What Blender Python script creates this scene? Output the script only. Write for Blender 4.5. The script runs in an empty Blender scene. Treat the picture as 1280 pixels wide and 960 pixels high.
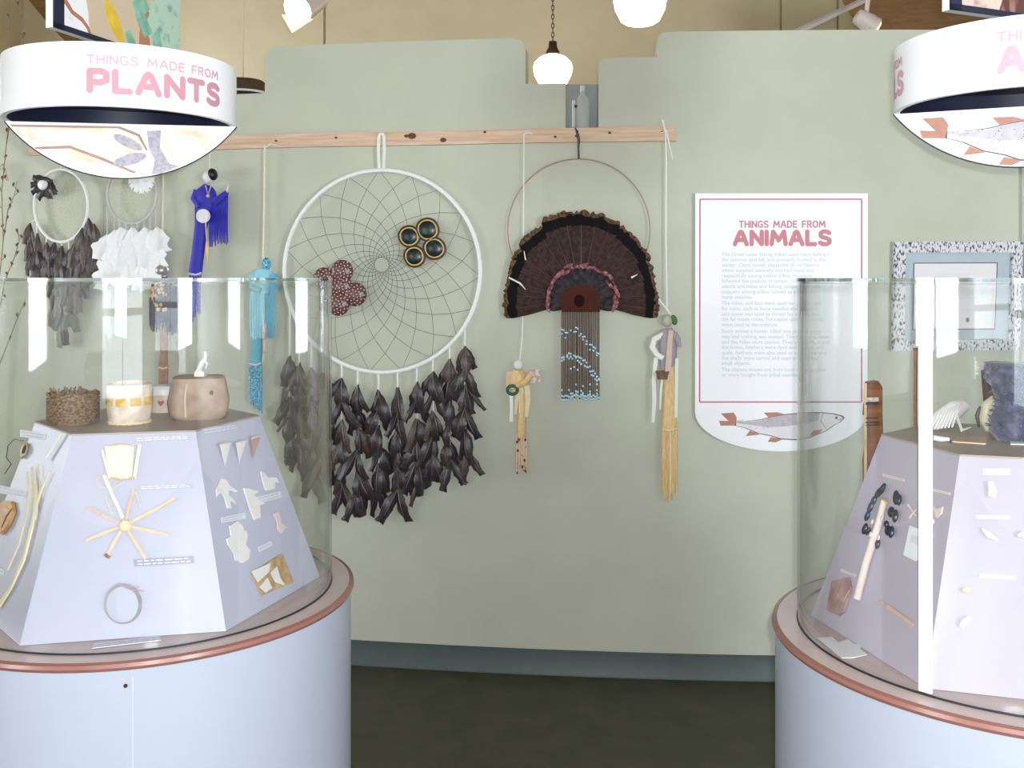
import bpy, math, random
from mathutils import Vector, Matrix, Euler
random.seed(7)
PI = math.pi
S = bpy.context.scene
COL = S.collection

# ------------------------------------------------------------------ camera, world, lights, exposure
FPX, HY, EYE = 1250.0, 347.0, 1.6
CAM = Vector((0, 0, EYE))
cd = bpy.data.cameras.new('camera')
cd.sensor_width = 36.0
cd.lens = FPX / 1280.0 * 36.0
cd.shift_y = -(480.0 - HY) / 1280.0
cam = bpy.data.objects.new('camera', cd)
cam.location = CAM
cam.rotation_euler = (PI / 2, 0, 0)
COL.objects.link(cam)
S.camera = cam

W = bpy.data.worlds.new('world')
S.world = W
W.use_nodes = True
W.node_tree.nodes['Background'].inputs[0].default_value = (0.80, 0.90, 1.0, 1)
W.node_tree.nodes['Background'].inputs[1].default_value = 1.5

def area(name, loc, rot, sx, sy, power, color):
    l = bpy.data.lights.new(name, 'AREA')
    l.shape = 'RECTANGLE'; l.size = sx; l.size_y = sy
    l.energy = power; l.color = color
    o = bpy.data.objects.new(name, l)
    o.location = loc; o.rotation_euler = rot
    COL.objects.link(o)
    return o
# room: x -4.2..4.4, y -2.8 (behind the camera)..8.6, ceiling 4.25
RX0, RX1, RY0, RY1, RZ = -4.2, 4.4, -2.8, 8.6, 4.25
DAY = (0.93, 0.965, 1.0)
V3 = Vector
# windows, some added only as fill light: (side, centre along wall, width, sill, head, power)
WINDOWS = [('back', 3.45, 1.30, 0.98, 2.35, 205), ('back', -0.35, 2.1, 0.75, 2.0, 17), ('left', -1.5, 1.5, 0.98, 2.4, 85), ('left', 3.5, 1.0, 1.06, 2.3, 42),  # the wide low back window is added to brighten the lower partition
           ('left', 6.9, 1.4, 1.3, 3.2, 105)]  # added window, put in to brighten the far room
for k, (side, c, w, z0, z1, p) in enumerate(WINDOWS):
    zc, h = (z0 + z1) / 2, z1 - z0
    if side == 'back': loc, d = (c, RY0 - 0.16, zc), V3((0, 1, 0))
    elif side == 'left': loc, d = (RX0 - 0.16, c, zc), V3((1, 0, 0))
    else: loc, d = (RX1 + 0.16, c, zc), V3((-1, 0, 0))
    area('window_and_fill_light', loc, d.to_track_quat('-Z', 'Y').to_euler(), w, h, p, DAY)
# the camera's own flash, just above and right of the lens
fl_ = bpy.data.lights.new('camera_flash', 'POINT'); fl_.energy = 140; fl_.shadow_soft_size = 0.012; fl_.color = (0.93, 0.965, 1.0)
fo_ = bpy.data.objects.new('camera_flash', fl_); fo_.location = (0.03, 0.02, 1.635); COL.objects.link(fo_)
vs = S.view_settings
vs.view_transform = 'Standard'; vs.look = 'None'; vs.gamma = 1.0; vs.use_curve_mapping = False
vs.exposure = 0.58
S.cycles.use_denoising = True
S.cycles.transparent_max_bounces = 24
S.cycles.max_bounces = 8
S.cycles.diffuse_bounces = 5
S.cycles.glossy_bounces = 4
S.cycles.caustics_reflective = False
S.cycles.caustics_refractive = False

# ------------------------------------------------------------------ materials
def lin(c):
    out = []
    for x in c:
        x /= 255.0
        out.append(x / 12.92 if x <= 0.04045 else ((x + 0.055) / 1.055) ** 2.4)
    return tuple(out) + (1,)
MATS = {}
def mat(name, rgb, rough=0.6, var=0.08, scale=20, rgb2=None, bump=0.0, metal=0.0, spec=0.5, stretch=None, lo=0.35, hi=0.65, sheen=0.0, detail=4):
    if name in MATS: return MATS[name]
    m = bpy.data.materials.new(name); m.use_nodes = True
    nt = m.node_tree; b = nt.nodes['Principled BSDF']
    b.inputs['Roughness'].default_value = rough
    b.inputs['Metallic'].default_value = metal
    b.inputs['Specular IOR Level'].default_value = spec
    if sheen: b.inputs['Sheen Weight'].default_value = sheen
    tc = nt.nodes.new('ShaderNodeTexCoord')
    mp = nt.nodes.new('ShaderNodeMapping')
    if stretch: mp.inputs['Scale'].default_value = stretch
    nz = nt.nodes.new('ShaderNodeTexNoise'); nz.inputs['Scale'].default_value = scale; nz.inputs['Detail'].default_value = detail
    nt.links.new(tc.outputs['Object'], mp.inputs[0]); nt.links.new(mp.outputs[0], nz.inputs['Vector'])
    rp = nt.nodes.new('ShaderNodeValToRGB')
    c1 = lin(rgb)
    if rgb2 is None:
        c0 = tuple(x * (1 - var) for x in c1[:3]) + (1,); c2 = tuple(min(1, x * (1 + var)) for x in c1[:3]) + (1,)
    else:
        c0, c2 = c1, lin(rgb2)
    rp.color_ramp.elements[0].position = lo; rp.color_ramp.elements[0].color = c0
    rp.color_ramp.elements[1].position = hi; rp.color_ramp.elements[1].color = c2
    nt.links.new(nz.outputs[0], rp.inputs[0]); nt.links.new(rp.outputs[0], b.inputs['Base Color'])
    if bump:
        bp = nt.nodes.new('ShaderNodeBump'); bp.inputs['Strength'].default_value = bump; bp.inputs['Distance'].default_value = 0.01
        nt.links.new(nz.outputs[0], bp.inputs['Height']); nt.links.new(bp.outputs[0], b.inputs['Normal'])
    MATS[name] = m
    return m
def emit(name, rgb, strength):
    m = bpy.data.materials.new(name); m.use_nodes = True
    b = m.node_tree.nodes['Principled BSDF']
    b.inputs['Base Color'].default_value = lin(rgb)
    b.inputs['Emission Color'].default_value = lin(rgb)
    b.inputs['Emission Strength'].default_value = strength
    MATS[name] = m
    return m
def thin_glass(name, tint=(0.985, 0.992, 0.988), f0=0.045, fmax=0.75):
    m = bpy.data.materials.new(name); m.use_nodes = True
    nt = m.node_tree; nt.nodes.clear()
    out = nt.nodes.new('ShaderNodeOutputMaterial')
    tr = nt.nodes.new('ShaderNodeBsdfTransparent'); tr.inputs[0].default_value = tint + (1,)
    gl = nt.nodes.new('ShaderNodeBsdfGlossy'); gl.inputs['Roughness'].default_value = 0.01
    lw = nt.nodes.new('ShaderNodeLayerWeight')
    pw = nt.nodes.new('ShaderNodeMath'); pw.operation = 'POWER'; pw.inputs[1].default_value = 4.0
    ma = nt.nodes.new('ShaderNodeMath'); ma.operation = 'MULTIPLY_ADD'; ma.inputs[1].default_value = fmax; ma.inputs[2].default_value = f0
    mx = nt.nodes.new('ShaderNodeMixShader')
    nt.links.new(lw.outputs['Facing'], pw.inputs[0]); nt.links.new(pw.outputs[0], ma.inputs[0]); nt.links.new(ma.outputs[0], mx.inputs[0])
    nt.links.new(tr.outputs[0], mx.inputs[1]); nt.links.new(gl.outputs[0], mx.inputs[2]); nt.links.new(mx.outputs[0], out.inputs[0])
    MATS[name] = m
    return m

# ------------------------------------------------------------------ mesh builder
def V(*a): return Vector(a)
class MB:
    def __init__(s): s.v, s.f, s.m = [], [], []
    def add(s, vs, fs, mi=0):
        o = len(s.v); s.v += [Vector(p) for p in vs]
        for f in fs: s.f.append([i + o for i in f]); s.m.append(mi)
        return s
    def tube(s, pts, r, n=6, closed=False, mi=0, flat=None):
        pts = [Vector(p) for p in pts]; L = len(pts)
        rr = r if isinstance(r, (list, tuple)) else [r] * L
        vs, fs = [], []
        up = None
        for i, p in enumerate(pts):
            if closed: t = pts[(i + 1) % L] - pts[i - 1]
            else: t = pts[min(i + 1, L - 1)] - pts[max(i - 1, 0)]
            if t.length < 1e-9: t = Vector((0, 0, 1))
            t.normalize()
            if up is None:
                up = Vector((0, 1, 0)) if abs(t.y) < 0.9 else Vector((1, 0, 0))
            a = t.cross(up)
            if a.length < 1e-6: a = t.cross(Vector((1, 0, 0)))
            a.normalize(); b = a.cross(t); b.normalize(); up = b
            for k in range(n):
                an = 2 * PI * k / n
                fb = 1.0 if flat is None else flat
                vs.append(p + a * math.cos(an) * rr[i] + b * math.sin(an) * rr[i] * fb)
        for i in range(L if closed else L - 1):
            j = (i + 1) % L
            for k in range(n):
                k2 = (k + 1) % n
                fs.append([i * n + k, i * n + k2, j * n + k2, j * n + k])
        if not closed:
            fs.append(list(range(n))[::-1]); fs.append([(L - 1) * n + k for k in range(n)])
        return s.add(vs, fs, mi)
    def ball(s, c, r, n=10, m=6, basis=None, mi=0):
        c = Vector(c); r = r if isinstance(r, (tuple, list)) else (r, r, r)
        B = basis or (V(1, 0, 0), V(0, 1, 0), V(0, 0, 1))
        vs = [c + B[2] * r[2]]; fs = []
        for i in range(1, m):
            th = PI * i / m
            for k in range(n):
                a = 2 * PI * k / n
                vs.append(c + B[0] * r[0] * math.sin(th) * math.cos(a) + B[1] * r[1] * math.sin(th) * math.sin(a) + B[2] * r[2] * math.cos(th))
        vs.append(c - B[2] * r[2]); last = len(vs) - 1
        for k in range(n):
            k2 = (k + 1) % n
            fs.append([0, 1 + k, 1 + k2])
            for i in range(m - 2):
                a = 1 + i * n
                fs.append([a + k, a + n + k, a + n + k2, a + k2])
            fs.append([last, 1 + (m - 2) * n + k2, 1 + (m - 2) * n + k])
        return s.add(vs, fs, mi)
    def box(s, c, size, basis=None, mi=0):
        c = Vector(c); B = basis or (V(1, 0, 0), V(0, 1, 0), V(0, 0, 1))
        vs = []
        for i in (-.5, .5):
            for j in (-.5, .5):
                for k in (-.5, .5):
                    vs.append(c + B[0] * size[0] * i + B[1] * size[1] * j + B[2] * size[2] * k)
        return s.add(vs, [[0, 1, 3, 2], [4, 6, 7, 5], [0, 4, 5, 1], [2, 3, 7, 6], [0, 2, 6, 4], [1, 5, 7, 3]], mi)
    def prism(s, poly, vec, mi=0, mi_side=None):
        n = len(poly); a = [Vector(p) for p in poly]; b = [p + vec for p in a]
        s.add(a + b, [list(range(n))[::-1], list(range(n, 2 * n))], mi)
        o = len(s.v) - 2 * n
        for i in range(n):
            j = (i + 1) % n
            s.f.append([o + i, o + j, o + n + j, o + n + i]); s.m.append(mi if mi_side is None else mi_side)
        return s
    def lathe(s, c, prof, n=48, closed=False, mi=0, a0=0.0, a1=2 * PI):
        c = Vector(c); L = len(prof); full = abs(a1 - a0 - 2 * PI) < 1e-6
        cols = n if full else n + 1
        vs = []
        for k in range(cols):
            a = a0 + (a1 - a0) * k / n
            for r, z in prof: vs.append(c + V(r * math.cos(a), r * math.sin(a), z))
        fs = []
        for k in range(n):
            k2 = (k + 1) % cols
            for i in range(L if closed else L - 1):
                j = (i + 1) % L
                fs.append([k * L + i, k2 * L + i, k2 * L + j, k * L + j])
        return s.add(vs, fs, mi)

def mesh_of(name, mb, mats, off=Vector((0, 0, 0)), smooth=True, angle=40):
    me = bpy.data.meshes.new(name)
    me.from_pydata([tuple(p - off) for p in mb.v], [], mb.f)
    for m in (mats if isinstance(mats, (list, tuple)) else [mats]): me.materials.append(m)
    me.polygons.foreach_set('material_index', mb.m)
    if smooth:
        me.polygons.foreach_set('use_smooth', [True] * len(me.polygons))
        me.set_sharp_from_angle(angle=math.radians(angle))
    me.update()
    return me
def worldloc(o):
    p = Vector((0, 0, 0))
    while o is not None: p += o.location; o = o.parent
    return p
def obj(name, mb, mats, parent=None, smooth=True, angle=40, label=None):
    if parent is not None:
        off = worldloc(parent); loc = (0, 0, 0)
    else:
        xs = [p.x for p in mb.v]; ys = [p.y for p in mb.v]; zs = [p.z for p in mb.v]
        off = V((min(xs) + max(xs)) / 2, (min(ys) + max(ys)) / 2, min(zs)); loc = off
    o = bpy.data.objects.new(name, mesh_of(name, mb, mats, off, smooth, angle))
    o.location = loc; o.parent = parent
    COL.objects.link(o)
    if label: o['label'] = label
    return o
def thing(name, label, cat, loc, group=None):
    o = bpy.data.objects.new(name, None); o.empty_display_size = 0.05
    o.location = loc; COL.objects.link(o)
    o['label'] = label; o['category'] = cat
    if group: o['group'] = group
    return o
def tag(o, label, cat, group=None):
    o['label'] = label; o['category'] = cat
    if group: o['group'] = group
    return o
def struct(name, mb, m, parent=None, smooth=False):
    o = obj(name, mb, m, parent, smooth)
    if parent is None: o['kind'] = 'structure'
    return o

# ------------------------------------------------------------------ planes: a pixel of the photo back onto a real surface
def ray(px, py): return V((px - 640) / FPX, 1, (HY - py) / FPX)
class Plane:
    def __init__(s, o, n, up=None):
        s.o = Vector(o); s.n = Vector(n).normalized()
        s.s = (s.o.y) / FPX
        z = V(0, 0, 1) if abs(s.n.z) < 0.95 else V(0, 1, 0)
        s.u = z.cross(s.n)
        s.u.normalize()
        if s.u.x < 0: s.u = -s.u
        s.w = (z - s.n * z.dot(s.n)).normalized()
    def pt(s, px, py, d=0.0):
        r = ray(px, py); oo = s.o + s.n * d
        return CAM + r * ((oo - CAM).dot(s.n) / r.dot(s.n))
    def basis(s): return (s.u, s.n, s.w)
    # drawing helpers, radii in pixels at this depth
    def tube(s, mb, pts, r, n=8, mi=0, closed=False, flat=None):
        rr = [x * s.s for x in r] if isinstance(r, (list, tuple)) else r * s.s
        return mb.tube([s.pt(*p) for p in pts], rr, n, closed, mi, flat)
    def ball(s, mb, px, py, d, rx, ry=None, rd=None, n=12, m=8, mi=0, rot=0):
        ry = rx if ry is None else ry; rd = rx if rd is None else rd
        c, k = math.cos(rot), math.sin(rot)
        B = (s.u * c + s.w * k, s.n, s.w * c - s.u * k)
        return mb.ball(s.pt(px, py, d), (rx * s.s, rd * s.s, ry * s.s), n, m, B, mi)
    def poly(s, mb, pts, d=0.0, th=0.002, mi=0):
        return mb.prism([s.pt(x, y, d) for x, y in pts], s.n * th, mi)
    def ribbon(s, mb, pts, w, d=0.0, th=0.0015, mi=0):
        L = len(pts); l, r = [], []
        for i, (x, y) in enumerate(pts):
            a, b = pts[max(i - 1, 0)], pts[min(i + 1, L - 1)]
            dx, dy = b[0] - a[0], b[1] - a[1]; q = math.hypot(dx, dy) or 1
            ww = w[i] if isinstance(w, (list, tuple)) else w
            l.append((x - dy / q * ww / 2, y + dx / q * ww / 2)); r.append((x + dy / q * ww / 2, y - dx / q * ww / 2))
        for i in range(L - 1):
            s.poly(mb, [l[i], l[i + 1], r[i + 1], r[i]], d, th, mi)
        return mb
def ell(cx, cy, rx, ry, n=20, rot=0, a0=0, a1=2 * PI):
    out = []
    for k in range(n):
        a = a0 + (a1 - a0) * k / n
        x, y = rx * math.cos(a), ry * math.sin(a)
        out.append((cx + x * math.cos(rot) - y * math.sin(rot), cy + x * math.sin(rot) + y * math.cos(rot)))
    return out
# the curved partition wall, in plan y = g(x)
def g(x): return 4.057 - 0.115 * x + 0.036 * x * x
def gp(x): return -0.115 + 0.072 * x
def wallX(px):
    k = (px - 640) / FPX; y = 4.0
    for _ in range(30): y = g(k * y)
    return k * y
def WP(px, py=347):
    x = wallX(px); return Plane(V(x, g(x), EYE + (HY - py) / FPX * g(x)), V(gp(x), -1, 0))
def wn(x): return V(gp(x), -1, 0).normalized()
def horiz(z): return Plane(V(0, 2.3, z), V(0, 0, 1))

# ------------------------------------------------------------------ stroke lettering (rounded display letters)
GL = {
 'A': (.72, [[(0, 0), (.28, .92), (.36, 1), (.44, .92), (.72, 0)], [(.13, .34), (.59, .34)]]),
 'N': (.62, [[(0, 0), (0, 1), (.62, 0), (.62, 1)]]),
 'I': (.0, [[(0, 0), (0, 1)]]),
 'M': (.86, [[(0, 0), (.1, 1), (.43, .3), (.76, 1), (.86, 0)]]),
 'L': (.48, [[(0, 1), (0, 0), (.48, 0)]]),
 'S': (.58, [[(.56, .88), (.42, 1), (.18, 1), (.04, .88), (.04, .66), (.15, .55), (.43, .46), (.57, .34), (.57, .13), (.42, 0), (.15, 0), (0, .12)]]),
 'T': (.6, [[(0, 1), (.6, 1)], [(.3, 1), (.3, 0)]]),
 'H': (.58, [[(0, 0), (0, 1)], [(.58, 0), (.58, 1)], [(0, .52), (.58, .52)]]),
 'G': (.63, [[(.6, .88), (.48, 1), (.2, 1), (.05, .86), (0, .5), (.05, .14), (.2, 0), (.48, 0), (.63, .15), (.63, .45), (.38, .45)]]),
 'D': (.62, [[(0, 0), (0, 1), (.3, 1), (.55, .85), (.62, .5), (.55, .15), (.3, 0), (0, 0)]]),
 'E': (.5, [[(.5, 1), (0, 1), (0, 0), (.5, 0)], [(0, .52), (.42, .52)]]),
 'F': (.5, [[(.5, 1), (0, 1), (0, 0)], [(0, .5), (.4, .5)]]),
 'R': (.55, [[(0, 0), (0, 1), (.35, 1), (.52, .88), (.52, .62), (.35, .48), (0, .48)], [(.28, .48), (.55, 0)]]),
 'O': (.7, [[(.35 + .35 * math.cos(a * PI / 8), .5 + .5 * math.sin(a * PI / 8)) for a in range(17)]]),
 'P': (.56, [[(0, 0), (0, 1), (.38, 1), (.56, .88), (.56, .54), (.38, .42), (0, .42)]]),
 ' ': (.35, []),
}
def lettering(mb, text, height, weight, total, place, gap=0.28):
    """text strokes laid out to a total width, place(u, v) -> 3D point on the surface"""
    w = sum(GL[c][0] for c in text) + gap * (len(text) - 1)
    sx = (total - weight) / w; sy = height - weight
    r = weight / 2; x = r; e = 0.0
    base_place = place
    place = lambda u, v: base_place(u, v, e)
    for c in text:
        gw, strokes = GL[c]
        for st in strokes:
            P = [(x + a * sx, r + b * sy) for a, b in st]
            for i, p in enumerate(P):
                n = 10; e += 4e-6
                ring = [place(p[0] + r * math.cos(2 * PI * k / n), p[1] + r * math.sin(2 * PI * k / n)) for k in range(n)]
                mb.add(ring, [list(range(n))])
                if i + 1 < len(P):
                    e += 4e-6; q = P[i + 1]; dx, dy = q[0] - p[0], q[1] - p[1]; L = math.hypot(dx, dy) or 1
                    steps = max(1, int(L / 0.012))
                    for k in range(steps):
                        t0, t1 = k / steps, (k + 1) / steps
                        a0 = (p[0] + dx * t0, p[1] + dy * t0); a1 = (p[0] + dx * t1, p[1] + dy * t1)
                        ox, oy = -dy / L * r, dx / L * r
                        mb.add([place(a0[0] + ox, a0[1] + oy), place(a0[0] - ox, a0[1] - oy), place(a1[0] - ox, a1[1] - oy), place(a1[0] + ox, a1[1] + oy)], [[0, 1, 2, 3]])
        x += (gw + gap) * sx
    return mb

# ------------------------------------------------------------------ palette
M_sage = mat('sage_paint', (191, 193, 177), 0.75, 0.025, 6, bump=0.02)
M_cream = mat('cream_paint', (214, 200, 166), 0.8, 0.03, 5)
M_white_wall = mat('white_paint', (214, 214, 208), 0.8, 0.02, 5)
M_floor = mat('olive_linoleum', (58, 58, 42), 0.55, 0, 9, rgb2=(74, 73, 54), bump=0.03, lo=0.3, hi=0.75, detail=8)
M_base = mat('rubber_baseboard', (70, 84, 82), 0.5, 0.06, 12)
M_ceil = mat('ceiling_paint', (140, 130, 116), 0.85, 0.02, 4)
M_wood = mat('pale_pine', (200, 168, 140), 0.6, 0, 6, rgb2=(222, 194, 170), stretch=(1, 1, 14), bump=0.02)
M_knot = mat('pine_knot', (92, 58, 38), 0.6, 0.2, 60)
M_brownwood = mat('brown_timber', (118, 84, 44), 0.6, 0, 8, rgb2=(140, 100, 54), stretch=(1, 1, 6))
M_lam = mat('white_laminate', (172, 178, 192), 0.35, 0.01, 4)
M_counter = mat('pink_beige_laminate', (205, 186, 180), 0.22, 0.02, 30)
M_trim = mat('red_brown_edge', (146, 100, 90), 0.25, 0.04, 30)
M_panel = mat('lavender_panel', (188, 188, 207), 0.4, 0.015, 5)
M_panel2 = mat('mauve_panel', (186, 178, 192), 0.4, 0.015, 5)
M_plat = mat('taupe_platform', (172, 156, 146), 0.45, 0.05, 14)
M_black = mat('black_gasket', (34, 32, 34), 0.5, 0.05, 20)
M_navy = mat('dark_navy', (28, 31, 58), 0.45, 0.08, 10)
M_signw = mat('sign_white', (240, 240, 244), 0.4, 0.008, 3)
M_pink = mat('rose_print', (204, 130, 140), 0.6, 0.01, 20)
M_pinkpale = mat('pale_rose_print', (206, 164, 176), 0.6, 0.01, 20)
M_pinkdrum = mat('dusty_rose_print', (196, 142, 154), 0.6, 0.01, 20)
M_red = mat('crimson_line', (190, 74, 104), 0.6, 0.03, 20)
M_ptext = mat('grey_green_print', (206, 216, 218), 0.7, 0.02, 20)
M_glass = thin_glass('acrylic_glass', f0=0.055)
M_gedge = thin_glass('acrylic_edge', (0.86, 0.92, 0.93), 0.35, 0.5)
M_pane = thin_glass('window_glass', (0.98, 0.99, 1.0), 0.04, 0.6)
M_wcord = mat('white_cord', (232, 232, 224), 0.7, 0.04, 200, bump=0.1)
M_ccord = mat('cream_cord', (226, 222, 200), 0.7, 0.05, 200, bump=0.1)
M_frame = mat('window_frame_paint', (225, 225, 225), 0.5, 0.02, 8)

# ------------------------------------------------------------------ room shell
mb = MB().box((0.1, 2.9, -0.05), (9.4, 12.0, 0.1)); struct('floor', mb, M_floor)
mb = MB().box((0.1, 2.9, RZ + 0.05), (9.4, 12.0, 0.1)); struct('ceiling', mb, M_ceil)
def wall_with_windows(name, side, c0, c1):
    mb = MB(); ws = sorted([w for w in WINDOWS if w[0] == side], key=lambda w: w[1])
    def slab(a, b, z0, z1):
        if b - a < 1e-4 or z1 - z0 < 1e-4: return
        if side == 'back': mb.box(((a + b) / 2, RY0 - 0.05, (z0 + z1) / 2), (b - a, 0.1, z1 - z0))
        elif side == 'left': mb.box((RX0 - 0.05, (a + b) / 2, (z0 + z1) / 2), (0.1, b - a, z1 - z0))
        else: mb.box((RX1 + 0.05, (a + b) / 2, (z0 + z1) / 2), (0.1, b - a, z1 - z0))
    x = c0
    for _, c, w, z0, z1, p in ws:
        slab(x, c - w / 2, 0, RZ); slab(c - w / 2, c + w / 2, 0, z0); slab(c - w / 2, c + w / 2, z1, RZ); x = c + w / 2
    slab(x, c1, 0, RZ)
    return struct(name, mb, M_cream if side == 'left' else M_white_wall)
wall_with_windows('wall_back', 'back', RX0 - 0.1, RX1 + 0.1)
wall_with_windows('wall_left', 'left', RY0, RY1)
wall_with_windows('wall_right', 'right', RY0, RY1)
for k, (side, c, w, z0, z1, p) in enumerate(WINDOWS):
    if side == 'back': o, u = V(c, RY0 - 0.05, 0), V(1, 0, 0)
    elif side == 'left': o, u = V(RX0 - 0.05, c, 0), V(0, 1, 0)
    else: o, u = V(RX1 + 0.05, c, 0), V(0, 1, 0)
    nn = V(0, 0, 1).cross(u); Z = V(0, 0, 1); B = (u, nn, Z); h = z1 - z0; zc = (z0 + z1) / 2
    root = bpy.data.objects.new('door_1' if z0 < .5 else 'window_%d' % (k + 1), None); root.location = o + Z * z0; COL.objects.link(root); root['kind'] = 'structure'  # low back and far left windows are added for fill light
    mb = MB()
    for sx in (-1, 1): mb.box(o + u * sx * (w / 2 - 0.03) + Z * zc, (0.06, 0.11, h), B)
    mb.box(o + Z * (z0 + 0.03), (w, 0.11, 0.06), B); mb.box(o + Z * (z1 - 0.03), (w, 0.11, 0.06), B)
    mb.box(o + Z * zc, (w, 0.05, 0.05), B); mb.box(o + Z * zc, (0.03, 0.04, h), B)
    obj('door_frame' if z0 < .5 else 'window_frame', mb, M_frame, root, False)
    for sx in (-1, 1):
        for sz in (-1, 1):
            obj('pane', MB().box(o + u * sx * w / 4 + Z * (zc + sz * h / 4), (w / 2, 0.004, h / 2), B), M_pane, root, False)

# far cream wall made of boards with joints
mb = MB().box((0.1, RY1 + 0.06, RZ / 2), (9.0, 0.06, RZ))
far = struct('wall_front', mb, M_cream)
xs = [-4.3, -1.612, 2.31, 2.80, 4.5]
for a, b in zip(xs[:-1], xs[1:]):
    obj('panel', MB().box(((a + b) / 2, RY1 + 0.015, RZ / 2), (b - a - 0.02, 0.03, RZ)), M_cream, far, False)

# the curved sage partition with its stepped top
BLOCKS = [(-3.3, wallX(331), 2.378, 0, 0), (wallX(331), wallX(657), 2.572, .05, .05), (wallX(657), wallX(707), 2.385, 0, 0),
          (wallX(707), wallX(748), 2.19, 0, 0), (wallX(748), wallX(821), 2.483, .035, 0), (wallX(821), 2.025, 2.583, .045, 0)]
TH = 0.11
mb = MB()
for x0, x1, zt, rl, rr in BLOCKS:
    xs = [x0 + (x1 - x0) * i / max(4, int((x1 - x0) / 0.06)) for i in range(max(4, int((x1 - x0) / 0.06)) + 1)]
    for r_, s_, e_ in ((rl, 1, x0), (rr, -1, x1)):
        if r_: xs += [e_ + s_ * r_ * q for q in (.03, .1, .2, .35, .55, .8)]
    xs = sorted(set(xs))
    prof = []
    for x in xs:
        z = zt
        if rl and x - x0 < rl: q = rl - (x - x0); z = zt - rl + math.sqrt(max(0, rl * rl - q * q))
        if rr and x1 - x < rr: q = rr - (x1 - x); z = zt - rr + math.sqrt(max(0, rr * rr - q * q))
        p = V(x, g(x), 0); n = wn(x)
        prof.append((p, p - n * TH, z))
    vsx, fsx = [], []
    for f, b, z in prof: vsx += [f, f + V(0, 0, z), b + V(0, 0, z), b]
    for i in range(len(prof) - 1):
        for k in range(3): fsx.append([i * 4 + k, (i + 1) * 4 + k, (i + 1) * 4 + k + 1, i * 4 + k + 1])
    fsx.append([0, 1, 2, 3]); e = (len(prof) - 1) * 4; fsx.append([e + 3, e + 2, e + 1, e])
    mb.add(vsx, fsx)
o = struct('wall_partition', mb, M_sage, smooth=True)
o['label'] = 'curved sage green partition wall with a stepped top'
mb = MB(); vsx, fsx = [], []
N = 70
for i in range(N + 1):
    x = -3.3 + (2.02 + 3.3) * i / N; p = V(x, g(x), 0); n = wn(x)
    vsx += [p + n * 0.001, p + n * 0.02, p + n * 0.012 + V(0, 0, 0.012), p + n * 0.008 + V(0, 0, 0.096), p + n * 0.001 + V(0, 0, 0.098)]
for i in range(N):
    for k in range(4): fsx.append([i * 5 + k, (i + 1) * 5 + k, (i + 1) * 5 + k + 1, i * 5 + k + 1])
mb.add(vsx, fsx)
struct('baseboard_partition', mb, M_base, smooth=True)
# white post closing the partition on the right
mb = MB().box((2.07, g(2.03) + 0.02, 1.295), (0.09, 0.16, 2.59)); struct('trim_1', mb, M_signw)

# ------------------------------------------------------------------ things beyond the partition
def depthplane(y): return Plane(V(0, y, EYE), V(0, -1, 0))
M_globe = emit('lamp_globe', (255, 238, 205), 11.0)
M_bronze = mat('aged_bronze', (78, 58, 40), 0.4, 0.1, 30, metal=0.7)
def pendant(px, pybot, y, halfw, label):
    pl = depthplane(y); s = pl.s
    c = pl.pt(px, pybot); R = 0.14
    t = thing('pendant_lamp', label, 'lamp', c, 'schoolhouse pendant lamps')
    prof = [(0.0, 0), (R * .55, 0.002), (R * .72, R * .12), (R * .94, R * .55), (R, R * .9), (R * .93, R * 1.15), (R * .66, R * 1.42), (R * .3, R * 1.58), (R * .26, R * 1.62)]
    obj('globe', MB().lathe(c, prof, 32), M_globe, t)
    z = R * 1.58
    obj('fitter', MB().lathe(c, [(R * .34, z - .01), (R * .34, z + .02), (R * .22, z + .05), (R * .2, z + .09), (0, z + .1)], 20), M_bronze, t)
    mb = MB(); z0 = c.z + z + .09; k = 0
    while z0 < RZ - 0.02:
        L = 0.035; cen = V(c.x, c.y, z0 + L / 2)
        ax = V(1, 0, 0) if k % 2 else V(0, 1, 0)
        mb.tube([cen + ax * .010 * math.cos(a) + V(0, 0, 1) * .02 * math.sin(a) for a in [2 * PI * q / 8 for q in range(8)]], .0032, 5, closed=True)
        z0 += .032; k += 1
    obj('chain', mb, M_bronze, t)
    obj('ceiling_canopy', MB().lathe(V(c.x, c.y, RZ), [(0.06, 0), (0.055, -.02), (0.01, -.03)], 16), M_bronze, t)
    return t
pendant(691, 107, 7.1, 24, 'glowing white glass pendant lamp hanging whole above the wall notch')
pendant(800, 30, 5.3, 33, 'larger glowing white globe lamp cut off by the top of the picture')
M_spotw = mat('spot_white_enamel', (214, 204, 196), 0.4, 0.03, 20)
M_spotlit = emit('spot_lit_face', (255, 246, 228), 14.0)
M_spotwarm = emit('spot_painted_glow', (255, 196, 150), 1.2)  # warm glow put into the visor and the unlit lens by emission
# lit spot on the left
pl = depthplane(5.0); c = pl.pt(372, 12)
t = thing('track_spotlight', 'lit track spotlight glaring over the left stretch of green wall', 'spotlight', c)
ax = V(-.35, -.75, -.55).normalized(); s0 = c
obj('can', MB().tube([s0 - ax * .20, s0 - ax * .19, s0], [.04, .066, .078], 20), M_spotw, t)
obj('lens', MB().tube([s0 + ax * .001, s0 + ax * .012], [.074, .066], 20), M_spotlit, t)
mbv = MB(); mbv.add([pl.pt(352, 18, .02), pl.pt(365, 41, .06), pl.pt(391, 24, .02), pl.pt(366, 22, .0)], [[0, 1, 2, 3]])
mbv.prism([pl.pt(352, 18, .02), pl.pt(365, 41, .06), pl.pt(391, 24, .02), pl.pt(372, 27, .01)], V(0, .004, 0))
obj('visor', mbv, M_spotwarm, t, False)
obj('stem', MB().tube([s0 - ax * .12, s0 - ax * .12 + V(0, .02, .2), V(s0.x + .05, s0.y + .12, RZ)], .012, 8), M_spotw, t)
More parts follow.
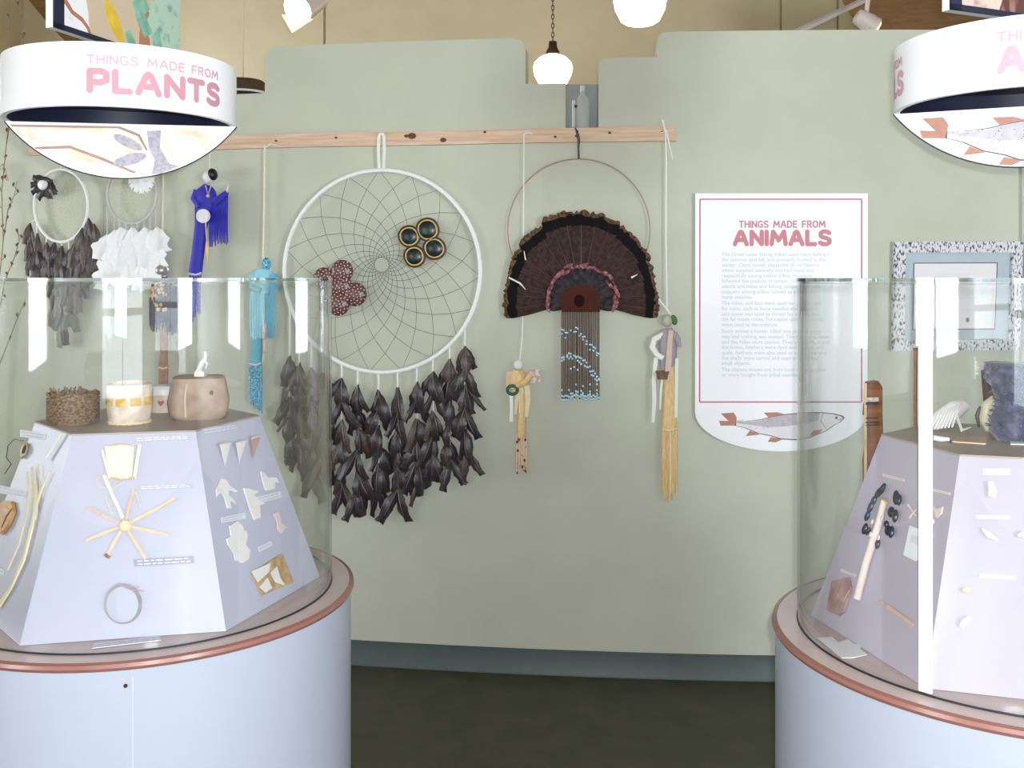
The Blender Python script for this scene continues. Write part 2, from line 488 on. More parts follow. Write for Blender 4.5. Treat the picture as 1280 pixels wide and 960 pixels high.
# track bar and head on the right
pl = depthplane(5.2)
a, b = pl.pt(985, 45), pl.pt(1130, -19)
b = b + V(0.35, 0.6, 0.25)
bar = thing('ceiling_track', 'pale lighting track bar slanting up behind the wall top', 'track', (a + b) / 2)
a2 = a - (b - a) * .6
obj('rail', MB().tube([a2, a, b, b + (b - a) * .8], .016, 4), M_spotw, bar)
bb = b + (b - a) * .8
obj('hanger', MB().tube([bb, V(bb.x, bb.y, RZ)], .01, 6), M_spotw, bar)
t = thing('track_spotlight', 'unlit white cylinder spotlight clipped under the slanting track bar', 'spotlight', pl.pt(1083, 20))
p0, p1 = pl.pt(1071, 20), pl.pt(1095, 34)
obj('can', MB().tube([p0 + (p0 - p1) * .06, p0, p1 + (p0 - p1) * .3, p1 + (p0 - p1) * .28, p1], [.022, .040, .050, .046, .050], 20), M_spotw, t)
dd = (p1 - p0).normalized()
obj('lens', MB().tube([p1, p1 + dd * .012], [.045, .03], 20), M_spotwarm, t)
obj('stem', MB().tube([pl.pt(1083, 16), pl.pt(1085, 0)], .012, 8), M_spotw, t)
# brown timbers above, and the grey recess with white bottles seen through the notch
pl = depthplane(6.4)
tm = obj('roof_timber', pl.poly(MB(), [(1046, -30), (1072, 14), (1098, 46), (1300, 46), (1300, -30)], 0, -.12), M_brownwood, None, False)
tag(tm, 'wide brown timber panel behind the right spotlight', 'timber')
pl = depthplane(6.2)
tm = obj('roof_timber', pl.poly(MB(), [(26, -12), (75, -12), (118, 70), (92, 62), (62, 32)], 0, -.12), M_brownwood, None, False)
tag(tm, 'slanting brown timber behind the upper left picture', 'timber')
pl = depthplane(5.0)
M_grey = mat('blue_grey_board', (168, 174, 178), 0.6, 0.04, 8)
gb = obj('backing_board', MB().box(V(pl.pt(729, 105).x, 5.03, pl.pt(729, 105).z / 2), (0.30, .04, pl.pt(729, 105).z)), M_grey, None, False)
tag(gb, 'blue-grey upright board seen through the wall notch', 'board')
M_bot = mat('translucent_white_plastic', (214, 220, 226), 0.35, 0.02, 10)
pz = pl.pt(727, 163).z
shelf = obj('display_shelf', MB().box(V(pl.pt(722, 166).x, 4.93, pz - .02), (.28, .14, .03)), M_grey, None, False)
tag(shelf, 'narrow grey shelf behind the wall notch under two white containers', 'shelf')
c = V(pl.pt(727, 160).x, 4.93, pz - .005)
t = thing('plastic_bottle', 'pale narrow-necked bottle glimpsed in the wall notch', 'bottle', c)
obj('body', MB().lathe(c, [(0, 0), (.035, 0), (.037, .12), (.03, .15), (.012, .17), (.011, .19)], 16), M_bot, t)
obj('cap', MB().lathe(c, [(.013, .185), (.012, .215), (0, .217)], 12), M_signw, t)
c = V(pl.pt(716, 160).x, 4.92, pz - .005)
t = thing('slim_tube', 'slim bright white tube beside the bottle in the wall notch', 'tube', c)
obj('body', MB().lathe(c, [(0, 0), (.009, 0), (.009, .14), (0, .142)], 10), M_signw, t)
obj('clip', MB().box(c + V(.012, -.01, .11), (.02, .01, .012)), M_navy, t, False)
# dark curved band above the low left end
pl = depthplane(5.2); c = pl.pt(304, 117)
t = thing('drum_lamp', 'dark brown curved shade showing over the low left wall end', 'lamp', c)
obj('lamp_shade', MB().lathe(c, [(.125, 0), (.122, .05), (.10, .066), (0, .068)], 32), mat('dark_umber', (66, 50, 36), .6, .1, 20), t)
obj('rim', MB().lathe(c, [(.127, -.006), (.128, .004), (.12, .004), (.12, -.006)], 32, closed=True), M_signw, t)
obj('rod', MB().tube([c + V(0, 0, .06), V(c.x, c.y, RZ)], .004, 6), M_cream, t)

# ------------------------------------------------------------------ hanging rail
mb = MB(); vsx, fsx = [], []
xa, xb = wallX(40), wallX(844.5); N = 60
for i in range(N + 1):
    x = xa + (xb - xa) * i / N; p = V(x, g(x), 0); n = wn(x)
    zt, h = 2.199 + .0012 * math.sin(x * 5), .056
    vsx += [p + n * .001 + V(0, 0, zt), p + n * .022 + V(0, 0, zt), p + n * .022 + V(0, 0, zt - h), p + n * .001 + V(0, 0, zt - h)]
for i in range(N):
    for k in range(4): fsx.append([i * 4 + k, (i + 1) * 4 + k, (i + 1) * 4 + (k + 1) % 4, i * 4 + (k + 1) % 4])
fsx.append([3, 2, 1, 0]); e = N * 4; fsx.append([e, e + 1, e + 2, e + 3])
mb.add(vsx, fsx)
rail = thing('hanging_rail', 'long pale pine board nailed across the green wall', 'rail', V(wallX(440), g(wallX(440)), 2.143))
obj('board', mb, M_wood, rail, True, 30)
for px, py, r in ((515, 170, 4), (508, 170, 2.2), (554, 175, 3), (606, 165, 1.6), (694, 171, 1.5), (720, 170, 1.2), (762, 166, 1.5), (828, 165, 1.5), (345, 176, 1.3), (420, 172, 1.4)):
    pl = WP(px); m2 = MB(); pl.ball(m2, px, py, .0225, r * 1.4, r, .5, 10, 4); obj('knot', m2, M_knot, rail)

# ------------------------------------------------------------------ feathers
M_quill = mat('quill', (104, 94, 92), 0.35, .1, 40)
M_fdark = mat('dark_feather', (26, 20, 26), 0.28, 0, 9, rgb2=(84, 72, 76), stretch=(6, 6, 1.2), lo=.35, hi=.8, bump=.2)
M_fbrown = mat('brown_feather', (38, 26, 24), 0.4, 0, 9, rgb2=(112, 94, 88), stretch=(6, 6, 1.2), lo=.35, hi=.8, bump=.2)
M_fgrey = mat('grey_feather', (92, 86, 78), 0.45, 0, 16, rgb2=(150, 146, 136), stretch=(6, 6, 1.2), lo=.3, hi=.8, bump=.2)
M_fwhite = mat('white_down', (246, 246, 248), 0.8, .01, 20, bump=.15)
def feather_mesh(name, mats, wide=.2, ragged=.12, seed=1, curl=.1, fork=True):
    rnd = random.Random(seed); mb = MB(); n = 9; vsx = []; fsx = []
    for i in range(n):
        t = i / (n - 1)
        w = wide * (.12 + .88 * math.sin(min(.62, t * .95) / .62 * PI / 2) if t < .66 else 1 - 1.1 * (t - .66) if t < .86 else .62 + 1.1 * (t - .86))
        wl, wr = w * (1 + rnd.uniform(-ragged, ragged)), w * (1 + rnd.uniform(-ragged, ragged))
        y = -curl * math.sin(t * PI * .9); tip = -t
        dl = -.05 * rnd.random() if i == n - 1 else .03
        vsx += [V(-wl, y + .07, tip + dl + (0.04 if i == n - 1 and fork else 0)), V(-wl * .5, y + .02, tip + dl * .4), V(0, y, tip), V(wr * .5, y + .02, tip + dl * .4), V(wr, y + .07, tip + dl)]
    for i in range(n - 1):
        for k in range(4): fsx.append([i * 5 + k, i * 5 + k + 1, (i + 1) * 5 + k + 1, (i + 1) * 5 + k])
    mb.add(vsx, fsx, 0)
    mb.tube([V(0, -curl * math.sin(t * PI * .9) - .008, -t) for t in (0, .2, .4, .6, .8)], [.018, .016, .013, .01, .006], 4, mi=1)
    return mesh_of(name, mb, mats, smooth=True, angle=80)
FM_DARK = [feather_mesh('feather', [M_fdark, M_quill], .15 + .035 * (k % 3), .16, k, .06 + .08 * (k % 3)) for k in range(6)]
FM_BROWN = [feather_mesh('feather', [M_fbrown, M_quill], .15 + .035 * (k % 3), .14, 10 + k, .10) for k in range(3)]
FM_GREY = [feather_mesh('feather', [M_fgrey, M_quill], .2, .14, 20 + k, .10) for k in range(2)]
FM_WHITE = [feather_mesh('feather', [M_fwhite, M_fwhite], .34, .25, 30 + k, .12, False) for k in range(3)]
def put_feather(me, parent, p, length, ang, tilt=0.0, yaw=0.0, sw=1.0):
    o = bpy.data.objects.new('feather', me)
    o.location = p - worldloc(parent); o.rotation_euler = (tilt, ang, yaw)
    o.scale = (length * sw, length * .8, length); o.parent = parent
    COL.objects.link(o); return o

def web(mb, pl, cx, cy, rx, ry, hx, hy, N, K, hole, d, r):
    rings = []
    for k in range(K + 1):
        q = (hole) ** (k / K)
        ring = []
        for i in range(N):
            a = 2 * PI * (i + .5 * k + .15) / N
            ox, oy = cx + (hx - cx) * (k / K), cy + (hy - cy) * (k / K)
            ring.append(pl.pt(ox + rx * q * math.cos(a), oy + ry * q * math.sin(a), d))
        rings.append(ring)
    for k in range(K):
        for i in range(N):
            mb.tube([rings[k][i], rings[k + 1][i]], r, 4)
            mb.tube([rings[k][i], rings[k + 1][(i - 1) % N]], r, 4)
    mb.tube(rings[K], r * 1.1, 4, closed=True)

# ------------------------------------------------------------------ large dreamcatcher
pl = WP(478)
HC = (478, 339); HR = (122.5, 126.5)
dc = thing('dreamcatcher', 'very large white-hooped dreamcatcher with long dark feather strands', 'dreamcatcher', pl.pt(478, 640))
D = .035
M_hoop = mat('white_wrap', (240, 241, 240), .6, .02, 60, bump=.1)
mb = MB(); pl.tube(mb, [(HC[0] + HR[0] * math.cos(2 * PI * k / 72), HC[1] + HR[1] * math.sin(2 * PI * k / 72), D) for k in range(72)], 2.7, 8, closed=True)
obj('hoop', mb, M_hoop, dc)
mb = MB(); web(mb, pl, HC[0], HC[1], HR[0], HR[1], 477, 331, 19, 13, .075, D, .0009)
obj('web', mb, mat('grey_green_sinew', (104, 116, 108), .6, .1, 80), dc)
mb = MB(); pl.tube(mb, [(473.5, 170, .034), (473, 190, .034), (474, 210, D)], 2, 6, flat=.5); pl.tube(mb, [(480, 170, .034), (480.5, 190, .034), (479.5, 210, D)], 2, 6, flat=.5)
pl.tube(mb, [(473.5, 171, .034), (475, 167.5, .034), (478.5, 167.5, .034), (480, 171, .034)], 2, 6, flat=.5)
obj('hanging_loop', mb, M_wcord, dc)
# (x, y start, y end, rows)
STR = [(362, 446, 560), (374, 455, 585), (389, 462, 600), (404, 466, 596), (427, 474, 622), (447, 483, 630), (473, 488, 636), (497, 486, 630), (521, 478, 612), (541, 466, 596), (562, 450, 590), (581, 434, 574)]
rnd = random.Random(3)
for j, (x, y0, y1) in enumerate(STR):
    hy = HC[1] + HR[1] * math.sqrt(max(0, 1 - ((x - HC[0]) / HR[0]) ** 2))
    mb = MB(); pl.tube(mb, [(x, hy, D), (x + .5, (hy + y0) / 2, D), (x, y0 + 2, D - .002), (x + rnd.uniform(-1, 1), (y0 + y1) / 2, D - .002), (x, y1, D - .002)], [1.6, 1.6, 1.3, .7, .6], 5)
    st = obj('feather_strand', mb, M_wcord, dc)
    y = y0; k = 0
    while y < y1 - 12:
        for sgn in ((-1, 1) if k % 2 else (-1, 1, .2)):
            L = rnd.uniform(31, 43) * pl.s * (1.12 if y > y1 - 40 else 1)
            a = sgn * rnd.uniform(.05, .55) + rnd.uniform(-.12, .12)
            me = rnd.choice(FM_DARK + FM_DARK + FM_BROWN[:2] if j > 3 else FM_DARK + FM_BROWN)
            put_feather(me, st, pl.pt(x, y + rnd.uniform(-2, 2), D + .004 + rnd.uniform(0, .008)), L, -a, rnd.uniform(-.1, .16), rnd.uniform(-.9, .9), rnd.uniform(.85, 1.2))
        y += rnd.uniform(22, 28); k += 1
    if j in (0, 1, 8, 11):
        px, py, an, L = {0: (364, 515, .62, 30), 1: (370, 548, .42, 34), 8: (524, 598, .3, 36), 11: (584, 486, -.7, 34)}[j]
        put_feather(FM_BROWN[0], st, pl.pt(px, py, D + .01), L * pl.s, an, 0, 0, .6)
# beaded brown four-petal rosette
M_bead_b = mat('brown_beadwork', (74, 46, 44), .3, 0, 160, rgb2=(120, 84, 80), lo=.4, hi=.6)
M_bead_p = mat('pink_pearl_bead', (226, 196, 190), .25, .05, 60)
fl = thing('beaded_rosette', 'speckled brown beaded four-lobed rosette on the big dreamcatcher web', 'ornament', pl.pt(424, 396, D + .01))
for (x, y, r) in ((427.5, 339, 14.5), (405, 348, 14), (444, 368, 15), (423, 380, 15), (426, 358, 15)):
    mb = MB(); pl.ball(mb, x, y, D + .008, r, r, 6, 16, 8)
    ptl = obj('petal', mb, M_bead_b, fl)
    mb = MB()
    for k in range(34):
        q = math.sqrt((k + .5) / 34) * .93; a = k * 2.399
        pl.ball(mb, x + r * q * math.cos(a), y + r * q * math.sin(a), D + .008 + 6 * pl.s * math.sqrt(1 - q * q), .95, None, None, 6, 4)
    obj('beads', mb, M_bead_p, ptl)
# gold and green four-leaf ornament
M_gold = mat('gold_bead_trim', (214, 178, 112), .35, .1, 120, bump=.3)
M_dkbr = mat('dark_brown_trim', (52, 36, 26), .45, .1, 60)
M_green = mat('peacock_green', (14, 28, 26), .3, 0, 40, rgb2=(28, 84, 66), lo=.5, hi=.75)
fo = thing('four_leaf_ornament', 'gold and black four-leaf ornament with green centres on the web', 'ornament', pl.pt(525, 334, D + .01))
for (x, y, r, a) in ((511.5, 295.5, 12, .4), (534.5, 287, 13, -.3), (543, 310.5, 12.5, .5), (518, 320.5, 12, -.2)):
    mb = MB(); pl.ball(mb, x, y, D + .006, r, r, 4, 18, 8)
    lf = obj('leaf', mb, M_green, fo)
    for rr_, m_, nm in ((1.08, M_dkbr, 'outer_edge'), (.9, M_gold, 'gold_edge'), (.74, M_dkbr, 'inner_edge')):
        mb = MB(); pl.tube(mb, [(x + r * rr_ * (1 + .05 * math.sin(2 * q + a)) * math.cos(q), y + r * rr_ * math.sin(q), D + .010) for q in [2 * PI * k / 28 for k in range(28)]], 1.25 if nm != 'inner_edge' else .7, 6, closed=True)
        obj(nm, mb, m_, lf)
mb = MB(); pl.tube(mb, [(500 + 2, 283, D + .004), (515, 281, D + .004), (530, 273, D + .004), (546, 280, D + .004), (556, 297, D + .004), (555, 318, D + .004), (540, 326, D + .004), (524, 335, D + .004), (507, 327, D + .004), (503, 312, D + .004), (498, 300, D + .004)], .5, 4, closed=True)
obj('gold_outline', mb, M_gold, fo)

# ------------------------------------------------------------------ two smaller dreamcatchers
pl = WP(77)
d1 = thing('dreamcatcher', 'small white-hooped dreamcatcher with brown feathers at far left', 'dreamcatcher', pl.pt(77, 432))
D1 = .035
mb = MB(); pl.tube(mb, [(76.5 + 33.5 * math.cos(2 * PI * k / 48), 257 + 45.5 * math.sin(2 * PI * k / 48), D1) for k in range(48)], 1.9, 8, closed=True)
obj('hoop', mb, M_hoop, d1)
mb = MB(); web(mb, pl, 76.5, 257, 33.5, 45.5, 76, 262, 12, 8, .12, D1, .0005); obj('web', mb, M_ccord, d1)
mb = MB(); pl.tube(mb, [(76, 212, D1), (75, 196, .03), (75, 188, .03)], .7, 5); obj('hanging_loop', mb, M_wcord, d1)
rt = obj('rosette', (lambda m: (pl.ball(m, 53.5, 231, D1 + .03, 6.5, 6.5, 5), m)[1])(MB()), M_fwhite, d1)
for k in range(14):
    put_feather(FM_DARK[k % 4], rt, pl.pt(62 + random.uniform(-3, 3), 228 + random.uniform(-4, 4), D1 + .012), random.uniform(12, 24) * pl.s, random.uniform(-.6, 2.2), random.uniform(-.3, .3), 0, 1.2)
for (x, y0, y1) in ((37, 279, 346), (46, 292, 350), (58, 303, 372), (68, 303, 395), (77, 308, 432), (86, 312, 405), (94, 302, 380), (102, 285, 368), (110, 273, 345), (117, 280, 335)):
    q = max(0, 1 - ((x - 76.5) / 33.5) ** 2); hy = 257 + 45.5 * math.sqrt(q)
    if q == 0: hy = 275
    mb = MB(); pl.tube(mb, [(min(max(x, 43.5), 109.5), hy, D1), (x, y0, D1), (x, y1 - 8, D1)], [.8, .8, .4], 5)
    st = obj('feather_strand', mb, M_wcord, d1)
    y = y0
    while y < y1 - 14:
        for sgn in (-1, 1):
            me = random.choice(FM_BROWN + FM_DARK[:2]) if y < 345 else random.choice(FM_GREY + FM_BROWN)
            put_feather(me, st, pl.pt(x, y, D1 + random.uniform(.002, .01)), random.uniform(24, 33) * pl.s, -sgn * random.uniform(.08, .35), 0, random.uniform(-.5, .5), 1.05)
        y += 19
pl = WP(163)
d2 = thing('dreamcatcher', 'small grey-hooped dreamcatcher with fluffy white feathers', 'dreamcatcher', pl.pt(163, 360))
M_hoopg = mat('grey_wrap', (196, 194, 196), .6, .03, 60, bump=.1)
mb = MB(); pl.tube(mb, [(165 + 31 * math.cos(2 * PI * k / 48), 243 + 36.5 * math.sin(2 * PI * k / 48), D1) for k in range(48)], 1.7, 8, closed=True)
obj('hoop', mb, M_hoopg, d2)
mb = MB(); web(mb, pl, 165, 243, 31, 36.5, 165, 243, 12, 7, .12, D1, .0005); obj('web', mb, M_ccord, d2)
mb = MB(); pl.tube(mb, [(165, 207, D1), (165, 195, .03), (165, 180, .03)], .7, 5); obj('hanging_loop', mb, M_hoopg, d2)
rt = obj('rosette', (lambda m: (pl.ball(m, 178, 228, D1 + .01, 9, 8, 4), m)[1])(MB()), M_fwhite, d2)
for k in range(12):
    put_feather(FM_WHITE[k % 3], rt, pl.pt(178, 226, D1 + .014), 16 * pl.s, k * .52, -.2, 0, .8)
for x in (134, 143, 150, 158, 165, 172, 180, 188, 195):
    q = max(0.0, 1 - ((x - 165) / 31) ** 2); hy = 243 + 36.5 * math.sqrt(q); xs_ = min(max(x, 135), 195)
    y0 = 285 + abs(hash((x * 7) % 5)) * 3
    mb = MB(); pl.tube(mb, [(xs_, hy, D1), (x, (hy + y0) / 2, D1), (x, y0 + 6, D1)], .8, 5)
    st = obj('feather_strand', mb, M_hoopg, d2)
    for y in (y0, y0 + 18, y0 + 36):
        for sgn in (-1, 1):
            put_feather(random.choice(FM_WHITE), st, pl.pt(x, y, D1 + random.uniform(.002, .016)), random.uniform(28, 36) * pl.s, -sgn * random.uniform(.05, .4), 0, random.uniform(-.4, .4), 1.0)

# ------------------------------------------------------------------ turkey feather fan
pl = WP(726); DF = .03
fan = thing('feather_fan', 'dark turkey tail feather fan with beaded leather fringe in a copper hoop', 'feather fan', pl.pt(726, 500))
M_copper = mat('copper_wire', (168, 138, 124), .4, .06, 40)
mb = MB(); pl.tube(mb, [(723.5 + 89 * math.cos(2 * PI * k / 64), 287.5 + 89 * math.sin(2 * PI * k / 64), .02) for k in range(64)], .85, 6, closed=True)
obj('hoop', mb, M_copper, fan)
mb = MB(); pl.tube(mb, [(721, 163, .026), (723.5, 175, .027), (723, 186, .022), (723.5, 199, .02)], [1.6, 1.8, 1.3, 1.6], 6); pl.tube(mb, [(719, 160, .024), (722, 166, .027)], 1, 5)
obj('hanging_strap', mb, M_dkbr, fan)
M_tk = mat('turkey_brown', (44, 31, 29), .75, 0, 60, spec=.2, rgb2=(66, 47, 43), stretch=(1, 1, 1), lo=.4, hi=.6)
M_tkb = mat('turkey_black_band', (16, 13, 15), .8, .1, 40, spec=.15)
M_tkt = mat('turkey_tan_tip', (116, 88, 62), .8, 0, 90, rgb2=(52, 38, 28), spec=.2)
M_tkq = mat('turkey_quill', (98, 66, 62), .4, .1, 40)
NF = 19
for i in range(NF):
    a = math.radians(-8 + (196) * i / (NF - 1))   # from right to left, 0 = right
    rx, ry = 97, 112
    cx, cy = 726.5, 374
    ca, sa = math.cos(a), math.sin(a)
    R = 1 / math.sqrt((ca / rx) ** 2 + (sa / ry) ** 2) * random.uniform(.975, 1.015)
    w = 11.5
    d0 = DF + .004 * (i % 2) + .008 * (1 - abs(i - 9) / 9)
    rows = [(.18, 3, 0), (.45, 7, 0), (.7, 10.5, 0), (.835, w, 0), (.84, w, 1), (.90, w * 1.02, 1), (.955, w * .96, 1), (.96, w * .94, 2), (.985, w * .8, 2), (1.0, w * .5, 2)]
    mb = MB(); vsx = []
    for q, hw, mi in rows:
        r = R * q
        for e in (-1, -.5, 0, .5, 1):
            jag = random.uniform(-1, 1) * (2.2 if q > .95 else .8 if q > .8 else .15)
            x = cx + (r + jag) * ca - e * hw * sa; y = cy - ((r + jag) * sa + e * hw * ca)
            vsx.append(pl.pt(x, y, d0 - .003 * abs(e) + .006 * q))
    mb.v = vsx
    for k in range(len(rows) - 1):
        for e in range(4): mb.f.append([k * 5 + e, k * 5 + e + 1, (k + 1) * 5 + e + 1, (k + 1) * 5 + e]); mb.m.append(rows[k + 1][2] if rows[k + 1][2] == rows[k][2] else rows[k + 1][2])
    fo_ = obj('tail_feather', mb, [M_tk, M_tkb, M_tkt], fan, True, 70)
    mb = MB(); mb.tube([pl.pt(cx + R * q * ca, cy - R * q * sa, d0 + .0015 + .006 * q) for q in (.3, .6, .85)], [.0014, .001, .0006], 4)
    obj('quill', mb, M_tkq, fo_)
# rosy ring of short feathers and grey inner feathers
M_rosy = mat('rosy_feather', (84, 44, 48), .7, 0, 70, spec=.2, rgb2=(186, 126, 132), lo=.4, hi=.7)
M_slate = mat('slate_feather', (34, 29, 34), .7, 0, 50, spec=.2, rgb2=(66, 58, 64), lo=.4, hi=.7)
for i in range(26):
    a = math.radians(-12 + 204 * i / 25); rr_ = 43 + random.uniform(-3, 4)
    mb = MB(); c0 = (726.5 + rr_ * math.cos(a), 376 - rr_ * math.sin(a))
    pl.ball(mb, c0[0], c0[1], DF + .026, 6.5, 2.2, 1.4, 8, 6, rot=a + PI / 2 + random.uniform(-.3, .3))
    obj('rosy_feather', mb, M_rosy, fan)
for i in range(17):
    a = math.radians(-14 + 208 * i / 16)
    mb = MB(); pl.ball(mb, 726.5 + 29 * math.cos(a), 376 - 29 * math.sin(a), DF + .022, 14.5, 5, 1.6, 8, 6, rot=a)
    obj('slate_feather', mb, M_slate, fan)
M_leather = mat('brown_leather', (70, 36, 27), .85, .12, 40, bump=.1, spec=.15)
mb = MB(); pl.poly(mb, ell(726, 378, 25, 22, 28, 0, PI, 2 * PI) + [(751, 378), (750, 390), (702, 390), (701, 378)], DF + .024, .008)
lt = obj('leather_disc', mb, M_leather, fan, False)
mb = MB(); pl.ball(mb, 724, 376, DF + .032, 6.5, 8, 1, 16, 6); obj('dark_boss', mb, mat('dark_oxblood', (36, 13, 13), .85, .1, 30, spec=.1), lt)
M_strand = mat('brown_strand', (80, 54, 44), .5, .2, 60)
M_bblue = mat('pale_blue_bead', (182, 220, 232), .25, .08, 60)
for i in range(22):
    x = 702.5 + 46 * i / 21
    yb = 496 + random.uniform(-4, 5)
    mb = MB(); pl.tube(mb, [(x, 386, DF + .028), (x + random.uniform(-.3, .3), 440, DF + .024), (x, yb, DF + .020)], .85, 5, mi=0)
    ys = [yb, yb - random.uniform(3, 5)]
    w1 = 412 + 5 * abs(math.sin(i * .5)) if i < 8 else 410 + (i - 8) * 2.4
    ys += [w1]
    if i % 2 == 0: ys.append(w1 + 6)
    w2 = 448 - 7 * math.sin(min(i, 10) / 10 * PI) if i < 12 else 450 + (i - 12) * 2.4
    ys += [w2, w2 + 5]
    if i % 4 == 0: ys.append(yb - 12)
    if 3 < i < 10 and i % 2: ys.append(461)
    ys = [y + random.uniform(-2.2, 2.2) * (y < 480) for y in ys if y > 480 or random.random() < .8]
    for y in ys: pl.ball(mb, x, y, DF + .026 - .00006 * (y - 386), 1.75, 1.6, 1.75, 7, 5, mi=1)
    obj('bead_strand', mb, [M_strand, M_bblue], fan)
mb = MB(); pl.tube(mb, [(636, 347, .06), (650, 354, .062), (657, 362, .06)], [1.1, 1.2, .4], 5); pl.tube(mb, [(655, 314, .06), (657, 325, .06)], [.5, 1], 5); pl.tube(mb, [(797, 343, .06), (789, 347, .06)], [.4, 1.4], 5)
obj('loose_quills', mb, M_wcord, fan)

# ------------------------------------------------------------------ dolls hanging on cords
M_husk = mat('tan_corn_husk', (214, 176, 122), .7, 0, 30, rgb2=(232, 202, 152), stretch=(6, 6, 1), bump=.1)
M_huskp = mat('pale_corn_husk', (228, 214, 178), .7, .05, 30, stretch=(6, 6, 1))
M_huskpink = mat('pinkish_husk', (214, 184, 168), .7, .06, 30, stretch=(6, 6, 1))
M_headw = mat('white_head_wrap', (228, 228, 232), .6, .05, 40)
M_patch = mat('printed_cloth', (222, 206, 200), .7, 0, 60, rgb2=(186, 160, 156), lo=.5, hi=.6)
M_grn = mat('green_ring', (44, 92, 60), .6, .15, 60)
# tan doll with the green ring
pl = WP(652); d = .03
t = thing('husk_doll', 'small tan husk doll holding a green ring, left of the fan fringe', 'doll', pl.pt(652, 598), 'hanging dolls')
mb = MB(); pl.tube(mb, [(655, 167, .027), (655, 170, .027), (654.5, 300, .024), (654, 375, .02), (653, 420, .022), (650, 450, d)], .95, 5); pl.tube(mb, [(655, 168, .027), (658, 166, .027), (666, 167, .026)], [.95, 1.2, .8], 5); obj('cord', mb, M_wcord, t)
mb = MB(); pl.ball(mb, 648, 456, d, 6.2, 6.2, 6); obj('head', mb, M_headw, t)
mb = MB(); pl.tube(mb, [(648, 463, d), (647, 470, d), (647, 480, d), (650, 492, d)], [6, 10, 10.5, 8], 12, flat=.6); obj('torso', mb, M_husk, t)
mb = MB(); pl.poly(mb, [(633, 465), (645, 463), (643, 478), (637, 487), (632, 482)], d - .004, .008); obj('sleeve', mb, M_huskpink, t, False)
mb = MB(); pl.poly(mb, [(661, 463), (675, 461), (676, 477), (664, 479)], d - .002, .01); obj('pouch', mb, M_patch, t, False)
mb = MB(); pl.tube(mb, [(664, 468, d + .012), (656, 478, d + .02), (645, 483, d + .022)], [4, 4, 3], 8); obj('arm', mb, M_husk, t)
mb = MB(); pl.tube(mb, [(640.5 + 6.3 * math.cos(2 * PI * k / 18), 487.5 + 5.4 * math.sin(2 * PI * k / 18), d + .026) for k in range(18)], 2, 6, closed=True); obj('green_ring', mb, M_grn, t)
mb = MB(); pl.ribbon(mb, [(639, 492), (639.5, 510), (639, 527)], [4, 4, 4.5], d + .02, .002); obj('white_streamer', mb, M_wcord, t, False)
for pts, w in (([(648, 486), (646, 500), (644, 518)], [5, 5, 3]), ([(652, 485), (651, 500), (650, 516)], [5, 4, 3]), ([(659, 482), (660, 500), (658, 521)], [7, 6.5, 4])):
    mb = MB(); pl.ribbon(mb, pts, w, d + .014, .003); obj('husk_strip', mb, M_huskp, t, False)
mb = MB(); pl.tube(mb, [(652, 488, d), (652, 520, d), (651.5, 546, d)], [5.5, 5.5, 5.5], 10); obj('skirt', mb, M_husk, t)
M_speck = mat('speckled_husk', (222, 196, 166), .7, 0, 110, rgb2=(110, 40, 36), lo=.6, hi=.66)
for k in range(5):
    x = 646 + k * 2.9; mb = MB(); pl.tube(mb, [(x + .5, 543, d + .004), (x, 570, d + .006), (x + random.uniform(-.8, .8), 590 + random.uniform(-3, 8), d + .004)], [1.8, 1.8, 1.2], 6); obj('hem_strip', mb, M_speck, t)
for k in range(11):
    mb = MB(); pl.ball(mb, random.uniform(646, 657), random.uniform(548, 592), d + .014, 1.3, 2, .8, 6, 4); obj('seed_bead', mb, M_dkbr if k % 3 else M_red, t)
# taller doll right of the fan
pl = WP(834)
t = thing('husk_doll', 'tall tan husk doll in grey shawl with basket, beside the white panel', 'doll', pl.pt(836, 630), 'hanging dolls')
mb = MB(); pl.tube(mb, [(829, 150, .03), (830, 158, .03), (832, 165, .027), (833, 200, .024), (832.5, 300, .024), (834, 388, .03)], 1.2, 5)
pl.tube(mb, [(827, 149, .03), (834, 168, .031), (841, 200, .028)], [.8, 1.4, .8], 5); pl.tube(mb, [(826, 166, .029), (842, 162, .029)], [.7, .7], 5); pl.tube(mb, [(822, 372, .035), (830, 382, .036), (838, 392, .034)], [1.2, 1.5, 1.1], 5)
obj('cord', mb, M_wcord, t)
M_hairg = mat('greyish_fibre', (186, 178, 162), .7, .12, 50, stretch=(5, 5, 1))
M_shawl = mat('grey_shawl', (158, 152, 160), .8, .12, 60, stretch=(6, 6, 1))
M_leaf = mat('leaf_green', (58, 112, 52), .6, .1, 40)
mb = MB(); pl.ball(mb, 834, 401, d, 6.5, 8, 6.5); obj('head', mb, M_hairg, t)
mb = MB(); pl.ball(mb, 842.5, 400, d + .006, 4, 6.5, 2, rot=.25); obj('leaf_cap', mb, M_leaf, t)
mb = MB(); pl.tube(mb, [(833, 411, d), (835, 420, d), (835, 445, d), (833, 462, d)], [7, 12, 11, 8], 12, flat=.55); obj('torso', mb, M_shawl, t)
mb = MB(); pl.tube(mb, [(831, 417, d + .008), (818, 424, d + .01), (815.5, 434, d + .012), (821, 443, d + .018), (829, 448, d + .022)], [3.5, 3.8, 4, 3.6, 3.4], 8, flat=.6); obj('sleeve', mb, M_wcord, t)
mb = MB(); pl.tube(mb, [(842, 417, d + .006), (847, 425, d + .01), (849, 434, d + .01)], [4.5, 4, 2.6], 8); obj('sleeve', mb, M_shawl, t)
mb = MB(); pl.tube(mb, [(846, 434, d + .01), (853, 436, d + .012)], [1.6, 1], 6); obj('hand', mb, M_huskpink, t)
mb = MB(); pl.ribbon(mb, [(839, 413), (837, 430), (836, 450), (834, 475)], [6, 6, 7, 7], d + .024, .002); obj('neck_ribbon', mb, M_huskpink, t, False)
